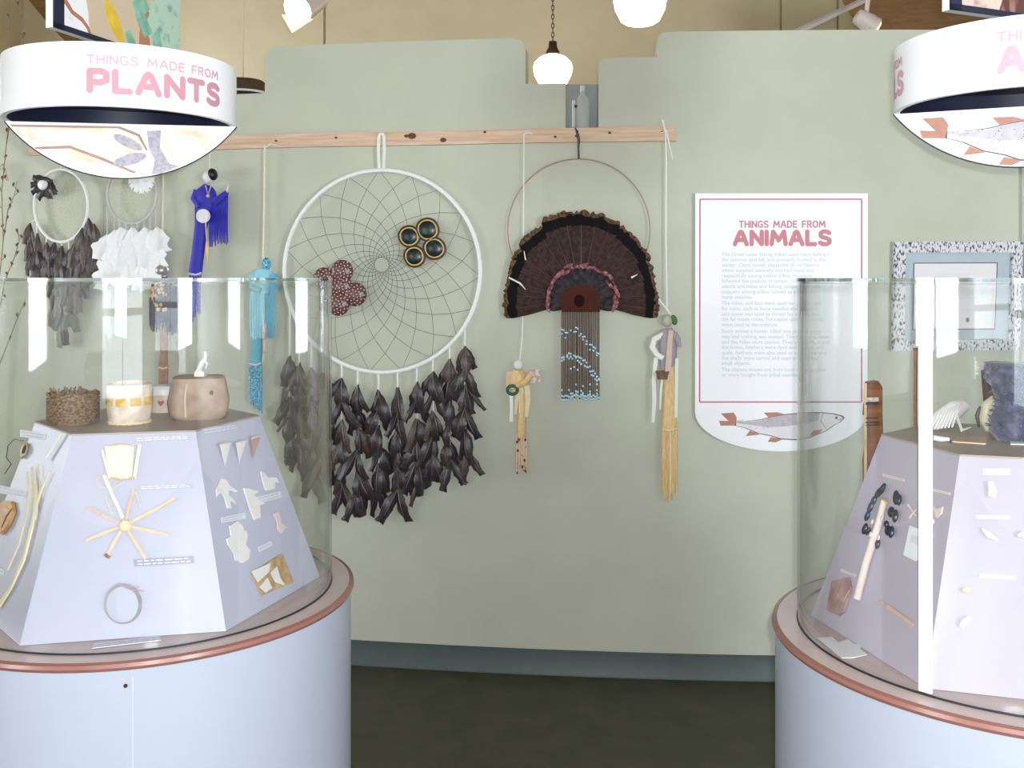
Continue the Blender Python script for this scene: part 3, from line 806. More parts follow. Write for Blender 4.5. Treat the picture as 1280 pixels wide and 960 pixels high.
M_bask = mat('woven_brown_basket', (150, 118, 92), .7, 0, 120, rgb2=(96, 68, 52), stretch=(1, 1, 4), lo=.4, hi=.6)
c0 = pl.pt(828, 474, d + .03)
mb = MB(); mb.lathe(c0, [(0, 0), (6.0 * pl.s, 0), (8 * pl.s, 8 * pl.s), (8.8 * pl.s, 9 * pl.s), (8 * pl.s, 10 * pl.s), (6.8 * pl.s, 9 * pl.s), (0, 6 * pl.s)], 18); obj('basket', mb, M_bask, t)
for pts, w in (([(820, 447), (817, 475), (818, 500), (816, 528)], [5, 5, 5, 4]), ([(846, 448), (845.5, 480), (845, 522)], [4, 4, 3.5]), ([(828, 470), (826, 490), (825, 512)], [3, 3, 2])):
    mb = MB(); pl.ribbon(mb, pts, w, d + .010, .002); obj('white_streamer', mb, M_wcord, t, False)
mb = MB(); pl.tube(mb, [(836, 452, d), (837, 490, d), (837, 520, d), (836.5, 538, d)], [6, 8, 9, 9], 12, flat=.6); obj('skirt', mb, M_husk, t)
mb = MB(); pl.tube(mb, [(828, 536, d + .016), (837, 538.5, d + .022), (846, 535, d + .016)], 1.3, 6); obj('waist_tie', mb, M_huskp, t)
for k in range(8):
    x = 828.5 + k * 2.35; mb = MB(); pl.tube(mb, [(x + .3, 534, d + .006 + .004 * (k % 2)), (x, 580, d + .008), (x + random.uniform(-1, 1), 620 + random.uniform(-8, 9), d + .006)], [1.7, 1.9, 1.2], 6); obj('hem_strip', mb, M_husk if k % 2 else M_huskp if k == 4 else M_husk, t)
# royal blue doll
pl = WP(258)
M_blue = mat('royal_blue_cloth', (34, 32, 170), .6, .12, 40, stretch=(5, 5, 1), sheen=.3)
M_blued = mat('blue_sequin', (60, 60, 176), .3, 0, 140, rgb2=(150, 150, 224), lo=.55, hi=.65)
M_hair = mat('black_hair', (22, 20, 22), .4, .1, 60)
t = thing('husk_doll', 'doll in royal blue fringed dress holding a white drum', 'doll', pl.pt(245, 405), 'hanging dolls')
d = .05
mb = MB(); pl.tube(mb, [(262, 171, .028), (262, 190, .03), (262, 214, d)], .6, 5); obj('cord', mb, M_wcord, t)
mb = MB(); pl.ball(mb, 261, 221, d, 7.5, 8.5, 7.5); hd = obj('head', mb, M_headw, t)
mb = MB(); pl.ball(mb, 266, 218, d + .004, 5.6, 7.6, 7.4, rot=.2); obj('hair', mb, M_hair, hd)
mb = MB(); pl.tube(mb, [(260, 231, d), (258, 238, d), (258, 250, d), (257, 262, d)], [5, 12, 14, 10], 12, flat=.55); obj('torso', mb, M_blue, t)
mb = MB(); pl.tube(mb, [(256, 256, d), (251, 285, d), (247, 320, d), (244, 342, d)], [9, 8, 8, 8.5], 12, flat=.6); obj('skirt', mb, M_blue, t)
mb = MB(); pl.tube(mb, [(236, 341, d + .01), (244, 343.5, d + .022), (252, 341, d + .01)], 1, 5); obj('white_hem', mb, M_wcord, t)
for k in range(5):
    x = 238 + k * 3; mb = MB(); pl.tube(mb, [(x, 344, d + .004), (x - .5, 375, d + .006), (x + random.uniform(-1, 1), 396 + random.uniform(-6, 8), d + .004)], [1.9, 1.7, 1.1], 6); obj('sequin_strip', mb, M_blued, t)
mb = MB(); pl.tube(mb, [(247, 238, d + .008), (243, 248, d + .012), (250, 258, d + .018)], [5, 5, 4.5], 8); obj('sleeve', mb, M_blue, t)
mb = MB(); pl.tube(mb, [(268, 254, d + .004), (277, 247, d + .004), (284, 240, d + .004)], [5.5, 5, 3], 8); obj('sleeve', mb, M_blue, t)
mb = MB(); pl.tube(mb, [(283, 241, d + .004), (286, 231, d + .004)], [1.4, .9], 6); obj('hand', mb, M_huskp, t)
for k in range(13):
    x = 262 + k * 1.85; mb = MB(); pl.tube(mb, [(x, 254 - k * .9, d + .005), (x - .3, 285, d + .008), (x + random.uniform(-.6, .6), 305 + random.uniform(-5, 4), d + .006)], [1.1, 1.0, .6], 5); obj('fringe_strip', mb, M_blue, t)
for k in range(4):
    x = 244.5 + k * 1.5; mb = MB(); pl.tube(mb, [(x, 255, d + .002), (x - .6, 298, d)], [1, .6], 5); obj('fringe_strip', mb, M_blue, t)
B = pl.basis(); c0 = pl.pt(254, 270, d + .03)
mb = MB(); mb.tube([c0 - pl.n * .008, c0 + pl.n * .008], 8.3 * pl.s, 20); dr = obj('hand_drum', mb, M_headw, t)
mb = MB(); pl.tube(mb, [(254 + 8.2 * math.cos(q), 270 + 8.2 * math.sin(q), d + .038) for q in [2 * PI * k / 20 for k in range(20)]], .7, 5, closed=True); obj('drum_rim', mb, M_wcord, dr)
mb = MB(); pl.tube(mb, [(257, 278, d + .03), (258.5, 300, d + .03)], .8, 5); pl.ball(mb, 259, 312, d + .03, 2.6, 11, 1.2); pl.tube(mb, [(259.5, 322, d + .03), (260.5, 338, d + .03)], [1, .5], 5); obj('feather_stick', mb, M_husk, t)
mb = MB(); pl.tube(mb, [(257, 232, d + .016), (260, 244, d + .028), (264, 231, d + .016)], .8, 5); pl.ball(mb, 260, 245, d + .028, 2.2); obj('necklace', mb, M_huskpink, t)
# brown floral doll
pl = WP(203); d = .035
M_navyc = mat('plum_navy_cloth', (52, 40, 70), .8, .2, 60, stretch=(4, 4, 1))
M_floral = mat('floral_print', (66, 44, 66), .8, 0, 45, rgb2=(226, 178, 120), lo=.5, hi=.58)
M_russet = mat('russet_husk', (148, 92, 82), .7, 0, 40, rgb2=(188, 142, 124), stretch=(5, 5, 1))
M_silver = mat('silver_foil', (176, 176, 168), .3, .2, 40, metal=.5)
t = thing('husk_doll', 'doll in dark floral shawl with a silvery head and russet legs', 'doll', pl.pt(202, 482), 'hanging dolls')
mb = MB(); pl.tube(mb, [(204.5, 178, .028), (204, 250, .024), (203, 331, d)], 1.1, 5); obj('cord', mb, M_ccord, t)
mb = MB(); pl.ball(mb, 201.5, 338, d, 8, 8, 8); obj('head', mb, M_silver, t)
mb = MB(); pl.tube(mb, [(202, 346, d), (202, 352, d), (201, 375, d), (202, 392, d)], [7, 13, 13, 9], 12, flat=.5); obj('shawl', mb, M_floral, t)
for k in range(11):
    x = 187.5 + k * 1.9; mb = MB(); pl.tube(mb, [(x, 372, d + .018), (x, 400, d + .018), (x + random.uniform(-.8, .8), 412 + random.uniform(-5, 4), d + .016)], [1.2, 1.1, .7], 5); obj('fringe_strip', mb, M_navyc, t)
for k in range(8):
    x = 207 + k * 1.9; mb = MB(); pl.tube(mb, [(x - 1, 354 + k * .6, d + .004), (x, 400, d + .006), (x, 418 + random.uniform(-4, 3), d + .004)], [1.5, 1.4, .8], 5); obj('cape_strip', mb, M_navyc, t)
mb = MB(); pl.tube(mb, [(204, 392, d), (205, 440, d), (204, 455, d)], [5.5, 5, 5.5], 10); obj('skirt', mb, M_russet, t)
mb = MB(); pl.tube(mb, [(199, 459, d + .012), (204, 461, d + .018), (209, 459, d + .012)], 1.2, 5); obj('waist_tie', mb, M_huskp, t)
for k in range(5):
    x = 199.5 + k * 2.3; mb = MB(); pl.tube(mb, [(x, 455, d + .004), (x, 482 + random.uniform(-2, 4), d + .005)], [1.9, 1.5], 6); obj('hem_strip', mb, M_russet, t)
for k in range(9):
    mb = MB(); pl.ball(mb, random.uniform(192, 209), random.uniform(352, 388), d + .024, 2.2, 2.6, 1.2, 7, 5); obj('orange_flower', mb, M_gold, t)
# turquoise doll
pl = WP(328); d = .035
M_turq = mat('turquoise_cloth', (84, 176, 206), .6, .1, 40, stretch=(5, 5, 1))
M_turqp = mat('pale_turquoise_cloth', (150, 214, 230), .6, .08, 40, stretch=(5, 5, 1))
M_turqb = mat('turquoise_beads', (46, 134, 180), .35, 0, 120, rgb2=(130, 210, 232), lo=.45, hi=.6)
t = thing('husk_doll', 'slender turquoise doll hanging left of the big dreamcatcher', 'doll', pl.pt(324, 520), 'hanging dolls')
mb = MB(); pl.tube(mb, [(331, 182, .028), (330.5, 250, .024), (329, 327, d)], 1.3, 5); pl.tube(mb, [(331, 185, .029), (338, 180, .03), (346, 181, .027)], [1.2, 1.6, .8], 5); obj('cord', mb, M_ccord, t)
mb = MB(); pl.ball(mb, 333, 330, d, 5.5, 8, 5.5); obj('head', mb, M_turqb, t)
mb = MB(); pl.tube(mb, [(329, 336, d), (329, 342, d), (329, 355, d), (328, 366, d)], [7, 13, 15, 13], 12, flat=.55); obj('torso', mb, M_turqp, t)
mb = MB(); pl.tube(mb, [(316, 343, d + .01), (316, 358, d + .02), (326, 364, d + .026)], [4.5, 5, 4], 8); obj('sleeve', mb, M_turqp, t)
mb = MB(); pl.tube(mb, [(341, 343, d + .008), (343, 360, d + .012), (340, 372, d + .012)], [4.5, 5, 4], 8); obj('sleeve', mb, M_turq, t)
for k in range(6):
    x = 314 + k * 3; mb = MB(); pl.tube(mb, [(x, 364, d + .012), (x - .6, 395, d + .014), (x, 423 + random.uniform(-2, 2), d + .01)], [2, 2, 1.6], 6); obj('cape_strip', mb, M_turqp, t)
for k in range(5):
    x = 333 + k * 2.5; mb = MB(); pl.tube(mb, [(x, 366, d + .01), (x, 400, d + .012), (x - .6, 422 + random.uniform(-2, 2), d + .008)], [1.7, 1.7, 1.2], 6); obj('cape_strip', mb, M_turq, t)
mb = MB(); pl.tube(mb, [(322, 402, d), (321, 440, d), (319, 455, d)], [7, 7, 7.5], 10, flat=.6); obj('skirt', mb, M_turq, t)
mb = MB(); pl.tube(mb, [(312, 454, d + .008), (319, 456.5, d + .02), (326, 454, d + .008)], 1.2, 5); obj('white_hem', mb, M_wcord, t)
for k in range(6):
    x = 312.5 + k * 2.7; mb = MB(); pl.tube(mb, [(x, 456, d + .006), (x + .5, 490, d + .008), (x + 1.2, 505 + k * 2.4, d + .006)], [1.8, 1.7, 1], 6); obj('bead_strip', mb, M_turqb, t)
mb = MB(); pl.tube(mb, [(330, 405, d + .016), (331, 430, d + .018), (329, 452, d + .014)], [3, 2.6, 1.4], 6); obj('white_tassel', mb, M_patch, t)

# ------------------------------------------------------------------ the information panel
pl = WP(976); TP = .018
def trout(mbs, pl, fn, d):
    """mbs: dict of MB by colour; fn maps poster pixels to drawn pixels"""
    c6 = lambda x, y: fn(850 + x * .2031, 400 + y * .2031)
    body = [(335, 612), (400, 622), (450, 618), (500, 610), (560, 595), (640, 580), (720, 572), (800, 567), (880, 567), (950, 575), (1000, 588), (1015, 602), (985, 632), (960, 642), (900, 685), (800, 725), (720, 740), (620, 735), (560, 715), (480, 700), (400, 665), (335, 650)]
    pl.poly(mbs['outline'], [c6(*p) for p in body], d, .0004)
    pl.poly(mbs['belly'], [c6(x + (672 - x) * .03, y + (650 - y) * .07) for x, y in body], d, .0007)
    pl.poly(mbs['back'], [c6(x, y) for x, y in [(345, 618), (400, 627), (450, 624), (500, 616), (560, 601), (640, 586), (720, 578), (800, 573), (860, 573), (850, 620), (760, 640), (640, 655), (540, 660), (440, 645), (345, 635)]], d, .0009)
    for p in ([(250, 575), (330, 570), (350, 600), (335, 650), (250, 650), (240, 620), (300, 622)], [(515, 570), (600, 568), (645, 580), (545, 600)], [(405, 715), (430, 680), (490, 705)], [(540, 750), (560, 720), (630, 735), (590, 752)], [(800, 710), (820, 680), (880, 670), (850, 705)]):
        mbs['fins'].append(pl.poly(MB(), [c6(*q) for q in p], d, .0010))
    r = random.Random(5)
    for k in range(46):
        x = r.uniform(380, 850); y = 590 + r.uniform(10, 75) + max(0, (560 - x)) * .06
        e = c6(x, y); q = abs(c6(10, 0)[0] - c6(0, 0)[0]) * .22
        pl.poly(mbs['outline'], ell(e[0], e[1], q, q, 6), d, .0012)
    e = c6(962, 602); q = abs(c6(10, 0)[0] - c6(0, 0)[0]) * .9
    pl.poly(mbs['outline'], ell(e[0], e[1], q, q, 10), d, .0013)
    pl.ribbon(mbs['outline'], [c6(880, 573), c6(865, 620), c6(900, 668)], q * .35, d, .0011)
    pl.ribbon(mbs['outline'], [c6(1010, 603), c6(970, 618)], q * .35, d, .0011)
M_tout = mat('trout_outline', (96, 92, 98), .7, .1, 30)
M_tbelly = mat('trout_belly', (226, 222, 228), .7, .03, 20)
M_tback = mat('trout_back', (188, 182, 188), .7, .08, 60)
M_tfin = mat('trout_fin', (176, 128, 110), .7, .08, 40)
def trout_parts(parent, pl, fn, d):
    mbs = {k: MB() for k in ('outline', 'belly', 'back')}; mbs['fins'] = []
    trout(mbs, pl, fn, d)
    for k, m in (('outline', M_tout), ('belly', M_tbelly), ('back', M_tback)):
        obj('trout_' + k, mbs[k], m, parent, False)
    for f in mbs['fins']: obj('trout_fin', f, M_tfin, parent, False)
sp = thing('information_panel', 'white wall panel headed things made from animals with a trout drawing', 'sign', pl.pt(976, 563))
outl = [(868.5, 242), (1083.5, 242), (1083, 514)] + [(975.5 + 107.5 * math.cos(a), 514 + 49.5 * math.sin(a)) for a in [PI * k / 24 for k in range(1, 24)]] + [(868, 514)]
mb = MB(); pl.poly(mb, outl, .004, TP - .004); bd = obj('board', mb, M_signw, sp, False)
mb = MB()
R4 = [(875, 249), (1077, 249), (1077, 502.5), (874.5, 502.5)]
for i in range(4):
    a, b = R4[i], R4[(i + 1) % 4]; pl.ribbon(mb, [a, b], 1.5, TP, .0006)
obj('red_border', mb, M_red, sp, False)
def place_on(pl, x0, y0, d):
    o = pl.pt(x0, y0, d)
    return lambda u, v, e=0: o + pl.u * u + pl.w * v + pl.n * e
mb = MB(); lettering(mb, 'THINGS MADE FROM', 9.2 * pl.s, 1.7 * pl.s, 107 * pl.s, place_on(pl, 923.5, 285, TP + .0006)); obj('heading_small', mb, M_pink, sp, False)
mb = MB(); lettering(mb, 'ANIMALS', 21 * pl.s, 5.4 * pl.s, 122 * pl.s, place_on(pl, 916, 308, TP + .0006), .3); obj('heading_large', mb, M_pink, sp, False)
TXT = ["The Great Lakes fishing tribes used many fishing in", "the summer and fall, and primarily hunted in the", "winter. Clans mostly depended all on Nature", "which supplied naturally and had many and", "respectfully among native tribes. However,", "followed the seasons in winter, moved to the", "islands and inlets and fishing camps, where the", "trappers among tribes hunted as animals by",
       "many seasons.", "", "The hides, and furs were used for clothes and", "for tools, such as bone needles and scrapers", "and sinew was used as thread for sewing and", "the fur made robes. Porcupine quills and beads", "were used as decorations.", "", "Every animal a hunter killed was used in some", "way and nothing was wasted. The meat was eaten", "and the hides were tanned. They used antlers and", "the bones, feathers were dyed and braided and", "quills, feathers were also used as ornaments and", "the shells were carved and used as tools and", "small objects.", "", "The objects shown are from local tribes around", "or were bought from tribal members."]
LY = [318, 324.7, 331.4, 338, 344.7, 351.3, 358, 364.7, 371.3, None, 379, 385.8, 392.5, 399, 405.8, None, 414, 420.8, 427.5, 434, 440.8, 447.5, 454, None, 462, 468.5]
for ln, y in zip(TXT, LY):
    if not ln: continue
    cu = bpy.data.curves.new('body_text', 'FONT'); cu.body = ln; cu.size = 6.6 * pl.s; cu.offset = .0004
    cu.resolution_u = 2
    cu.materials.append(M_ptext)
    o = bpy.data.objects.new('body_text', cu); COL.objects.link(o); o.parent = sp
    o.location = pl.pt(902, y + 2, TP + .0007) - worldloc(sp)
    rot = Matrix((pl.u, pl.w, pl.n)).transposed(); o.rotation_euler = rot.to_euler()
    bpy.context.view_layer.update()
    me = bpy.data.meshes.new_from_object(o.evaluated_get(bpy.context.evaluated_depsgraph_get()))
    xm = max(v.co.x for v in me.vertices); sc = min(1.0, 150 * pl.s / xm)
    o2 = bpy.data.objects.new('body_text', me); COL.objects.link(o2); o2.parent = sp; o2.location = o.location; o2.rotation_euler = o.rotation_euler; o2.scale = (sc, 1, 1)
    bpy.data.objects.remove(o)
trout_parts(sp, pl, lambda x, y: (x, y), TP)

# ------------------------------------------------------------------ framed certificate
pl = WP(1195)
M_birch = mat('birch_bark', (216, 216, 222), .7, 0, 42, rgb2=(70, 66, 74), lo=.5, hi=.62, bump=.3, stretch=(3.2, 1, 1.6))
M_matb = mat('blue_grey_mat', (176, 188, 196), .7, .02, 20)
M_paper = mat('certificate_paper', (226, 222, 226), .7, .02, 10)
fr = thing('framed_certificate', 'certificate in a speckled birch bark frame right of the white panel', 'picture frame', pl.pt(1194, 438))
O4 = [(1115.5, 302.5), (1275.5, 302), (1271, 437), (1113.5, 438)]; I4 = [(1129, 316), (1262, 316), (1258.5, 424), (1128, 425)]
for i in range(4):
    j = (i + 1) % 4; mb = MB(); pl.poly(mb, [O4[i], O4[j], I4[j], I4[i]], .003, .024); obj('frame_side', mb, M_birch, fr, False)
mb = MB(); pl.poly(mb, [(1125, 312), (1266, 312), (1262, 428), (1124, 428)], .003, .008); obj('mat_board', mb, M_matb, fr, False)
D4 = [(1142.5, 329), (1246.5, 328.5), (1243.5, 411), (1141, 412)]
mb = MB(); pl.poly(mb, D4, .011, .002); obj('document', mb, M_paper, fr, False)
mb = MB()
for i in range(4): pl.ribbon(mb, [D4[i], D4[(i + 1) % 4]], 1.0, .013, .0006)
obj('document_border', mb, M_navy, fr, False)
mb = MB()
for x0, x1, y in ((1168, 1222, 343), (1158, 1232, 372.5), (1164, 1226, 387), (1176, 1216, 356)): pl.ribbon(mb, [(x0, y), (x1, y)], .7, .013, .0005)
obj('document_text', mb, M_ptext, fr, False)
mb = MB(); pl.poly(mb, ell(1209.5, 400, 2.2, 3.2, 10), .013, .0006); obj('document_seal', mb, mat('seal_grey', (130, 128, 130), .6, .1, 20), fr, False)

# ------------------------------------------------------------------ dried branch at the far left
pl = WP(6); d = .05
M_twig = mat('dry_twig', (150, 134, 110), .8, .2, 60); M_bud = mat('dry_bud', (116, 86, 70), .8, .2, 60)
br = thing('dried_branch', 'thin dried branch with small buds against the wall at the left edge', 'branch', pl.pt(-14, 480))
stems = [[(-14, 640), (-10, 480), (-4, 380), (4, 300), (2, 240), (8, 180), (14, 120), (10, 40), (14, -30)], [(-8, 430), (6, 350), (18, 322), (24, 300), (22, 284)], [(4, 300), (10, 262), (18, 244), (21, 226)], [(-10, 480), (20, 402), (32, 373)], [(2, 240), (-8, 214), (4, 205), (11, 226)], [(8, 180), (24, 80), (30, 30), (22, -5)]]
bu = random.Random(2)
for st_ in stems:
    mb = MB(); L = len(st_); pl.tube(mb, [(x, y, d) for x, y in st_], [.8 - .5 * i / (L - 1) for i in range(L)], 5)
    s_ = obj('twig', mb, M_twig, br); mb = MB()
    for i in range(L - 1):
        for q in (.3, .75):
            x = st_[i][0] + (st_[i + 1][0] - st_[i][0]) * q + bu.uniform(-4, 4); y = st_[i][1] + (st_[i + 1][1] - st_[i][1]) * q
            pl.ball(mb, x, y, d + bu.uniform(-.01, .01), 1.6, 2.6, 1.4, 6, 4, rot=bu.uniform(-1, 1))
            pl.tube(mb, [(x, y + 2, d), (st_[i][0] + (st_[i + 1][0] - st_[i][0]) * q, y + 5, d)], .35, 4)
    obj('buds', mb, M_bud, s_)['kind'] = 'stuff'

# ------------------------------------------------------------------ display cases
ZC, ZP = 0.85, 1.26      # counter top, platform top
def case(cx, cy, a0, label, panel_mat):
    c = V(cx, cy, 0)
    t = thing('display_case', label, 'display case', c, 'round display cases')
    base = obj('base', MB().lathe(c, [(0, 0.0), (.470, 0.0), (.470, .03), (.481, .032), (.481, ZC - .015), (0, ZC - .015)], 96), M_lam, t)
    obj('countertop', MB().lathe(c, [(.476, ZC - .014), (.480, ZC - .005), (.478, ZC), (0, ZC)], 96), M_counter, t)
    obj('edge_trim', MB().lathe(c, [(.474, ZC - .017), (.485, ZC - .016), (.489, ZC - .009), (.487, ZC - .002), (.479, ZC + .001), (.474, ZC - .002)], 96, closed=True), M_trim, t)
    obj('gasket', MB().lathe(c, [(.432, ZC), (.4355, ZC), (.4355, ZC + .003), (.432, ZC + .003)], 96, closed=True), M_black, t)
    z1 = EYE - .003
    gl = obj('glass_cylinder', MB().lathe(c, [(.434, ZC + .004), (.434, z1), (.428, z1), (.428, ZC + .004)], 128, closed=True), M_glass, t)
    obj('glass_lid', MB().lathe(c, [(0, z1 - .010), (.427, z1 - .010), (.427, z1 - .004), (0, z1 - .004)], 96), M_glass, t)
    obj('lid_rim', MB().lathe(c, [(.436, z1 - .005), (.436, z1 + .002), (.426, z1 + .002), (.426, z1 - .005)], 128, closed=True), M_gedge, t)
    ps = []
    vb = [V(cx + .405 * math.cos(a0 + k * PI / 3), cy + .405 * math.sin(a0 + k * PI / 3), ZC + .001) for k in range(6)]
    vt = [V(cx + .258 * math.cos(a0 + k * PI / 3), cy + .258 * math.sin(a0 + k * PI / 3), ZP - .004) for k in range(6)]
    for k in range(6):
        j = (k + 1) % 6
        n = (vb[j] - vb[k]).cross(vt[k] - vb[k]).normalized()
        obj('riser_panel', MB().prism([vb[k], vb[j], vt[j], vt[k]], n * -.004), panel_mat, t, False)
        ps.append(Plane((vb[k] + vb[j] + vt[k] + vt[j]) / 4, n))
    obj('riser_top', MB().prism([v + V(0, 0, 0) for v in vt], V(0, 0, .004)), M_plat, t, False)
    return t, ps, base
LCX, LCY, LA = -.877, 2.42, math.radians(-48)
RCX, RCY, RA = 1.05, 2.10, math.radians(163)
caseL, PSL, baseL = case(LCX, LCY, LA, 'round white display case of plant crafts on the left', M_panel)
caseR, PSR, baseR = case(RCX, RCY, RA, 'round white display case of animal crafts on the right', M_panel2)
# seam and screw on the left base
def on_cyl(cx, cy, R, px, py=None):
    k = (px - 640) / FPX; A = k * k + 1; Bq = -2 * (k * cx + cy); Cq = cx * cx + cy * cy - R * R
    disc = max(0, Bq * Bq - 4 * A * Cq); y = (-Bq - math.sqrt(disc)) / (2 * A)
    return V(k * y, y, EYE + (HY - (py or 0)) / FPX * y)
p = on_cyl(LCX, LCY, .4805, 166); nrm = (V(p.x, p.y, 0) - V(LCX, LCY, 0)).normalized()
obj('panel_seam', MB().box(V(p.x, p.y, (ZC - .03) / 2 + .016), (.002, .002, ZC - .066), (V(0, 0, 1).cross(nrm), nrm, V(0, 0, 1))), mat('seam_grey', (196, 198, 208), .5, .02, 10), caseL, False)
p = on_cyl(LCX, LCY, .4805, 157, 857); nrm = (V(p.x, p.y, 0) - V(LCX, LCY, 0)).normalized()
obj('screw', MB().tube([p - nrm * .004, p + nrm * .002], .004, 10), M_bronze, caseL)
# bright acrylic seam strip on the right glass
p = on_cyl(RCX, RCY, .437, 1157); nrm = (V(p.x, p.y, 0) - V(RCX, RCY, 0)).normalized()
obj('seam_strip', MB().box(V(p.x, p.y, (ZC + EYE) / 2 + .004), (.023, .006, EYE - ZC - .008), (V(0, 0, 1).cross(nrm), nrm, V(0, 0, 1))), M_signw, caseR, False, label='bright white vertical joint strip')

# ------------------------------------------------------------------ drum signs over the cases
def drum(cx, cy, word, label, bdir, start_px, rounds, art):
    c = V(cx, cy, 0); R = .266; z0, z1 = EYE + .3725, EYE + .512
    t = thing('drum_sign', label, 'sign', V(cx, cy, z0), 'round hanging signs')
    obj('band', MB().lathe(c, [(R - .012, z0), (R, z0), (R, z1), (R - .012, z1)], 96, closed=True), M_signw, t)
    obj('inner_lining', MB().lathe(c, [(R - .0125, z0 + .001), (R - .0125, z0 + .07), (0, z0 + .071)], 64), M_navy, t)
    # board below
    b = Vector((bdir[0], bdir[1], 0)).normalized(); n = V(0, 0, 1).cross(b); n = n if n.y < 0 else -n
    hw, sag = .268, .132; rad = (hw * hw + sag * sag) / (2 * sag)
    pts = []
    th = math.asin(hw / rad)
    for k in range(33):
        a = -th + 2 * th * k / 32
        pts.append(V(cx, cy, z0) + b * rad * math.sin(a) + V(0, 0, -(rad * math.cos(a) - (rad - sag))))
    bd = obj('hanging_board', MB().prism([q - n * .006 for q in pts], n * .012), M_signw, t, False)
    mb = MB(); mb.tube([q + n * .0045 for q in pts], .0022, 5); obj('board_edge', mb, M_black, t)
    pl = Plane(V(cx, cy, z0 - .06) + n * .006, n)
    art(t, pl)
    a = on_cyl(cx, cy, R, start_px); an0 = math.atan2(a.y - cy, a.x - cx)
    def place(z, ang): return lambda u, v, e=0: V(cx + (R + .0006 + e) * math.cos(ang + u / R), cy + (R + .0006 + e) * math.sin(ang + u / R), z + v)
    for ang in [an0 + q for q in rounds]:
        mb = MB(); lettering(mb, 'THINGS MADE FROM', .0215, .0042, .312, place(EYE + .4625, ang)); obj('lettering_small', mb, M_pinkpale, t, False)
        mb = MB(); lettering(mb, word, .056, .0145, .320, place(EYE + .399, ang), .3); obj('lettering_large', mb, M_pinkdrum if word == 'PLANTS' else M_pinkpale, t, False)
    return t
M_a_tan = mat('print_tan', (224, 198, 164), .7, 0, 14, rgb2=(244, 236, 226), lo=.35, hi=.7); M_a_br = mat('print_brown', (172, 138, 126), .7, .1, 60)
M_a_wh = mat('print_white', (240, 238, 242), .7, .01, 20); M_a_gr = mat('print_grey_violet', (186, 180, 192), .7, 0, 120, rgb2=(164, 158, 168), lo=.4, hi=.6)
def plant_art(t, pl):
    q = lambda pts: [(x / 4, y / 4) for x, y in pts]
    L = [(M_a_tan, 'pod_print', [[(60, 640), (560, 638), (690, 680), (735, 750), (735, 775), (560, 775), (420, 735), (250, 728), (160, 700)], [(190, 745), (350, 735), (500, 790), (640, 830), (690, 865), (600, 875), (470, 860), (350, 820), (240, 775)], ell(925, 722, 122, 78, 24)]),
         (M_a_br, 'vein_print', [[(170, 735), (350, 728), (520, 790), (680, 862), (668, 866), (505, 800), (350, 742), (180, 746)], [(50, 622), (600, 632), (700, 672), (740, 752), (730, 752), (690, 682), (590, 642), (60, 634)]]),
         (M_a_wh, 'pale_pod_print', [[(150, 650), (430, 650), (560, 690), (640, 770), (540, 765), (400, 722), (240, 715)], ell(925, 725, 88, 50, 20), [(330, 790), (420, 800), (540, 850), (600, 868), (470, 855), (370, 825)], [(700, 800), (765, 790), (745, 850), (680, 862)]]),
         (M_a_gr, 'seed_print', [ell(640, 712, 80, 24, 18, .45), ell(650, 798, 85, 28, 18, -.25), [(735, 655), (805, 652), (800, 740), (850, 820), (900, 830), (800, 870), (760, 870), (775, 800), (745, 745)]])]
    for k, (m, nm, polys) in enumerate(L):
        mb = MB()
        for p_ in polys: pl.poly(mb, q(p_), .0002, .0004 * (k + 1))
        obj(nm, mb, m, t, False)
def fish_art(t, pl):
    trout_parts(t, pl, lambda x, y: (1150 + (x - 899) * 1.62, 147 + (y - 516) * 1.62), .0002)
drumL = drum(-.945, 2.43, 'PLANTS', 'round white hanging sign reading things made from plants', (1, .165), 108, (0,), plant_art)
drumR = drum(1.118, 2.18, 'ANIMALS', 'round white hanging sign reading things made from animals', (1, -.43), 1246, (0, -2.09, 2.09), fish_art)

# ------------------------------------------------------------------ pictures above the drum signs
def hung_picture(p0, p1, label, art, mount):
    zb, zt = EYE + .576, EYE + 1.06
    u = (p1 - p0); L = u.length; u.normalize(); n = V(0, 0, 1).cross(u); n = n if n.y < 0 or abs(n.y) < .5 and n.x > 0 else -n
    c = (p0 + p1) / 2; c = V(c.x, c.y, zb)
    t = thing('hanging_picture', label, 'picture', c, 'pictures above the round signs')
    P = V(p0.x, p0.y, 0)
    obj('backing', MB().prism([P + V(0, 0, zb), P + u * L + V(0, 0, zb), P + u * L + V(0, 0, zt), P + V(0, 0, zt)], n * -.02), M_signw, t, False)
    mb = MB()
    for a, b, w, h in ((0, L, zb, zb + .012), (0, L, zt - .012, zt), (0, .03, zb, zt)):
        mb.prism([P + u * a + V(0, 0, w), P + u * b + V(0, 0, w), P + u * b + V(0, 0, h), P + u * a + V(0, 0, h)], n * .006)
    obj('frame', mb, M_navy, t, False)
    art(t, lambda s, z: P + u * s * L + V(0, 0, zb + z) + n * .0008, u, n, L)
    for s in (.15, .85):
        obj('wire', MB().tube([P + u * L * s + V(0, 0, zt) - n * .01, P + u * L * s + V(0, 0, RZ) - n * .01], .0015, 5), M_bronze, t)
    obj('mount_rod', MB().tube([V(mount[0], mount[1], EYE + .512), V(mount[0], mount[1], zb + .01)], .006, 8), M_bronze, t)
    return t
M_p_marb = mat('print_marble', (236, 234, 238), .6, 0, 14, rgb2=(176, 172, 186), stretch=(1, 1, 2.5), lo=.5, hi=.75)
M_p_sand = mat('print_sand', (206, 186, 160), .6, .05, 10); M_p_rust = mat('print_rust', (176, 120, 92), .6, .1, 20)
M_p_yel = mat('print_yellow_leaf', (222, 186, 64), .6, .1, 30); M_p_teal = mat('print_teal', (148, 192, 172), .6, 0, 24, rgb2=(108, 168, 142), lo=.4, hi=.6)
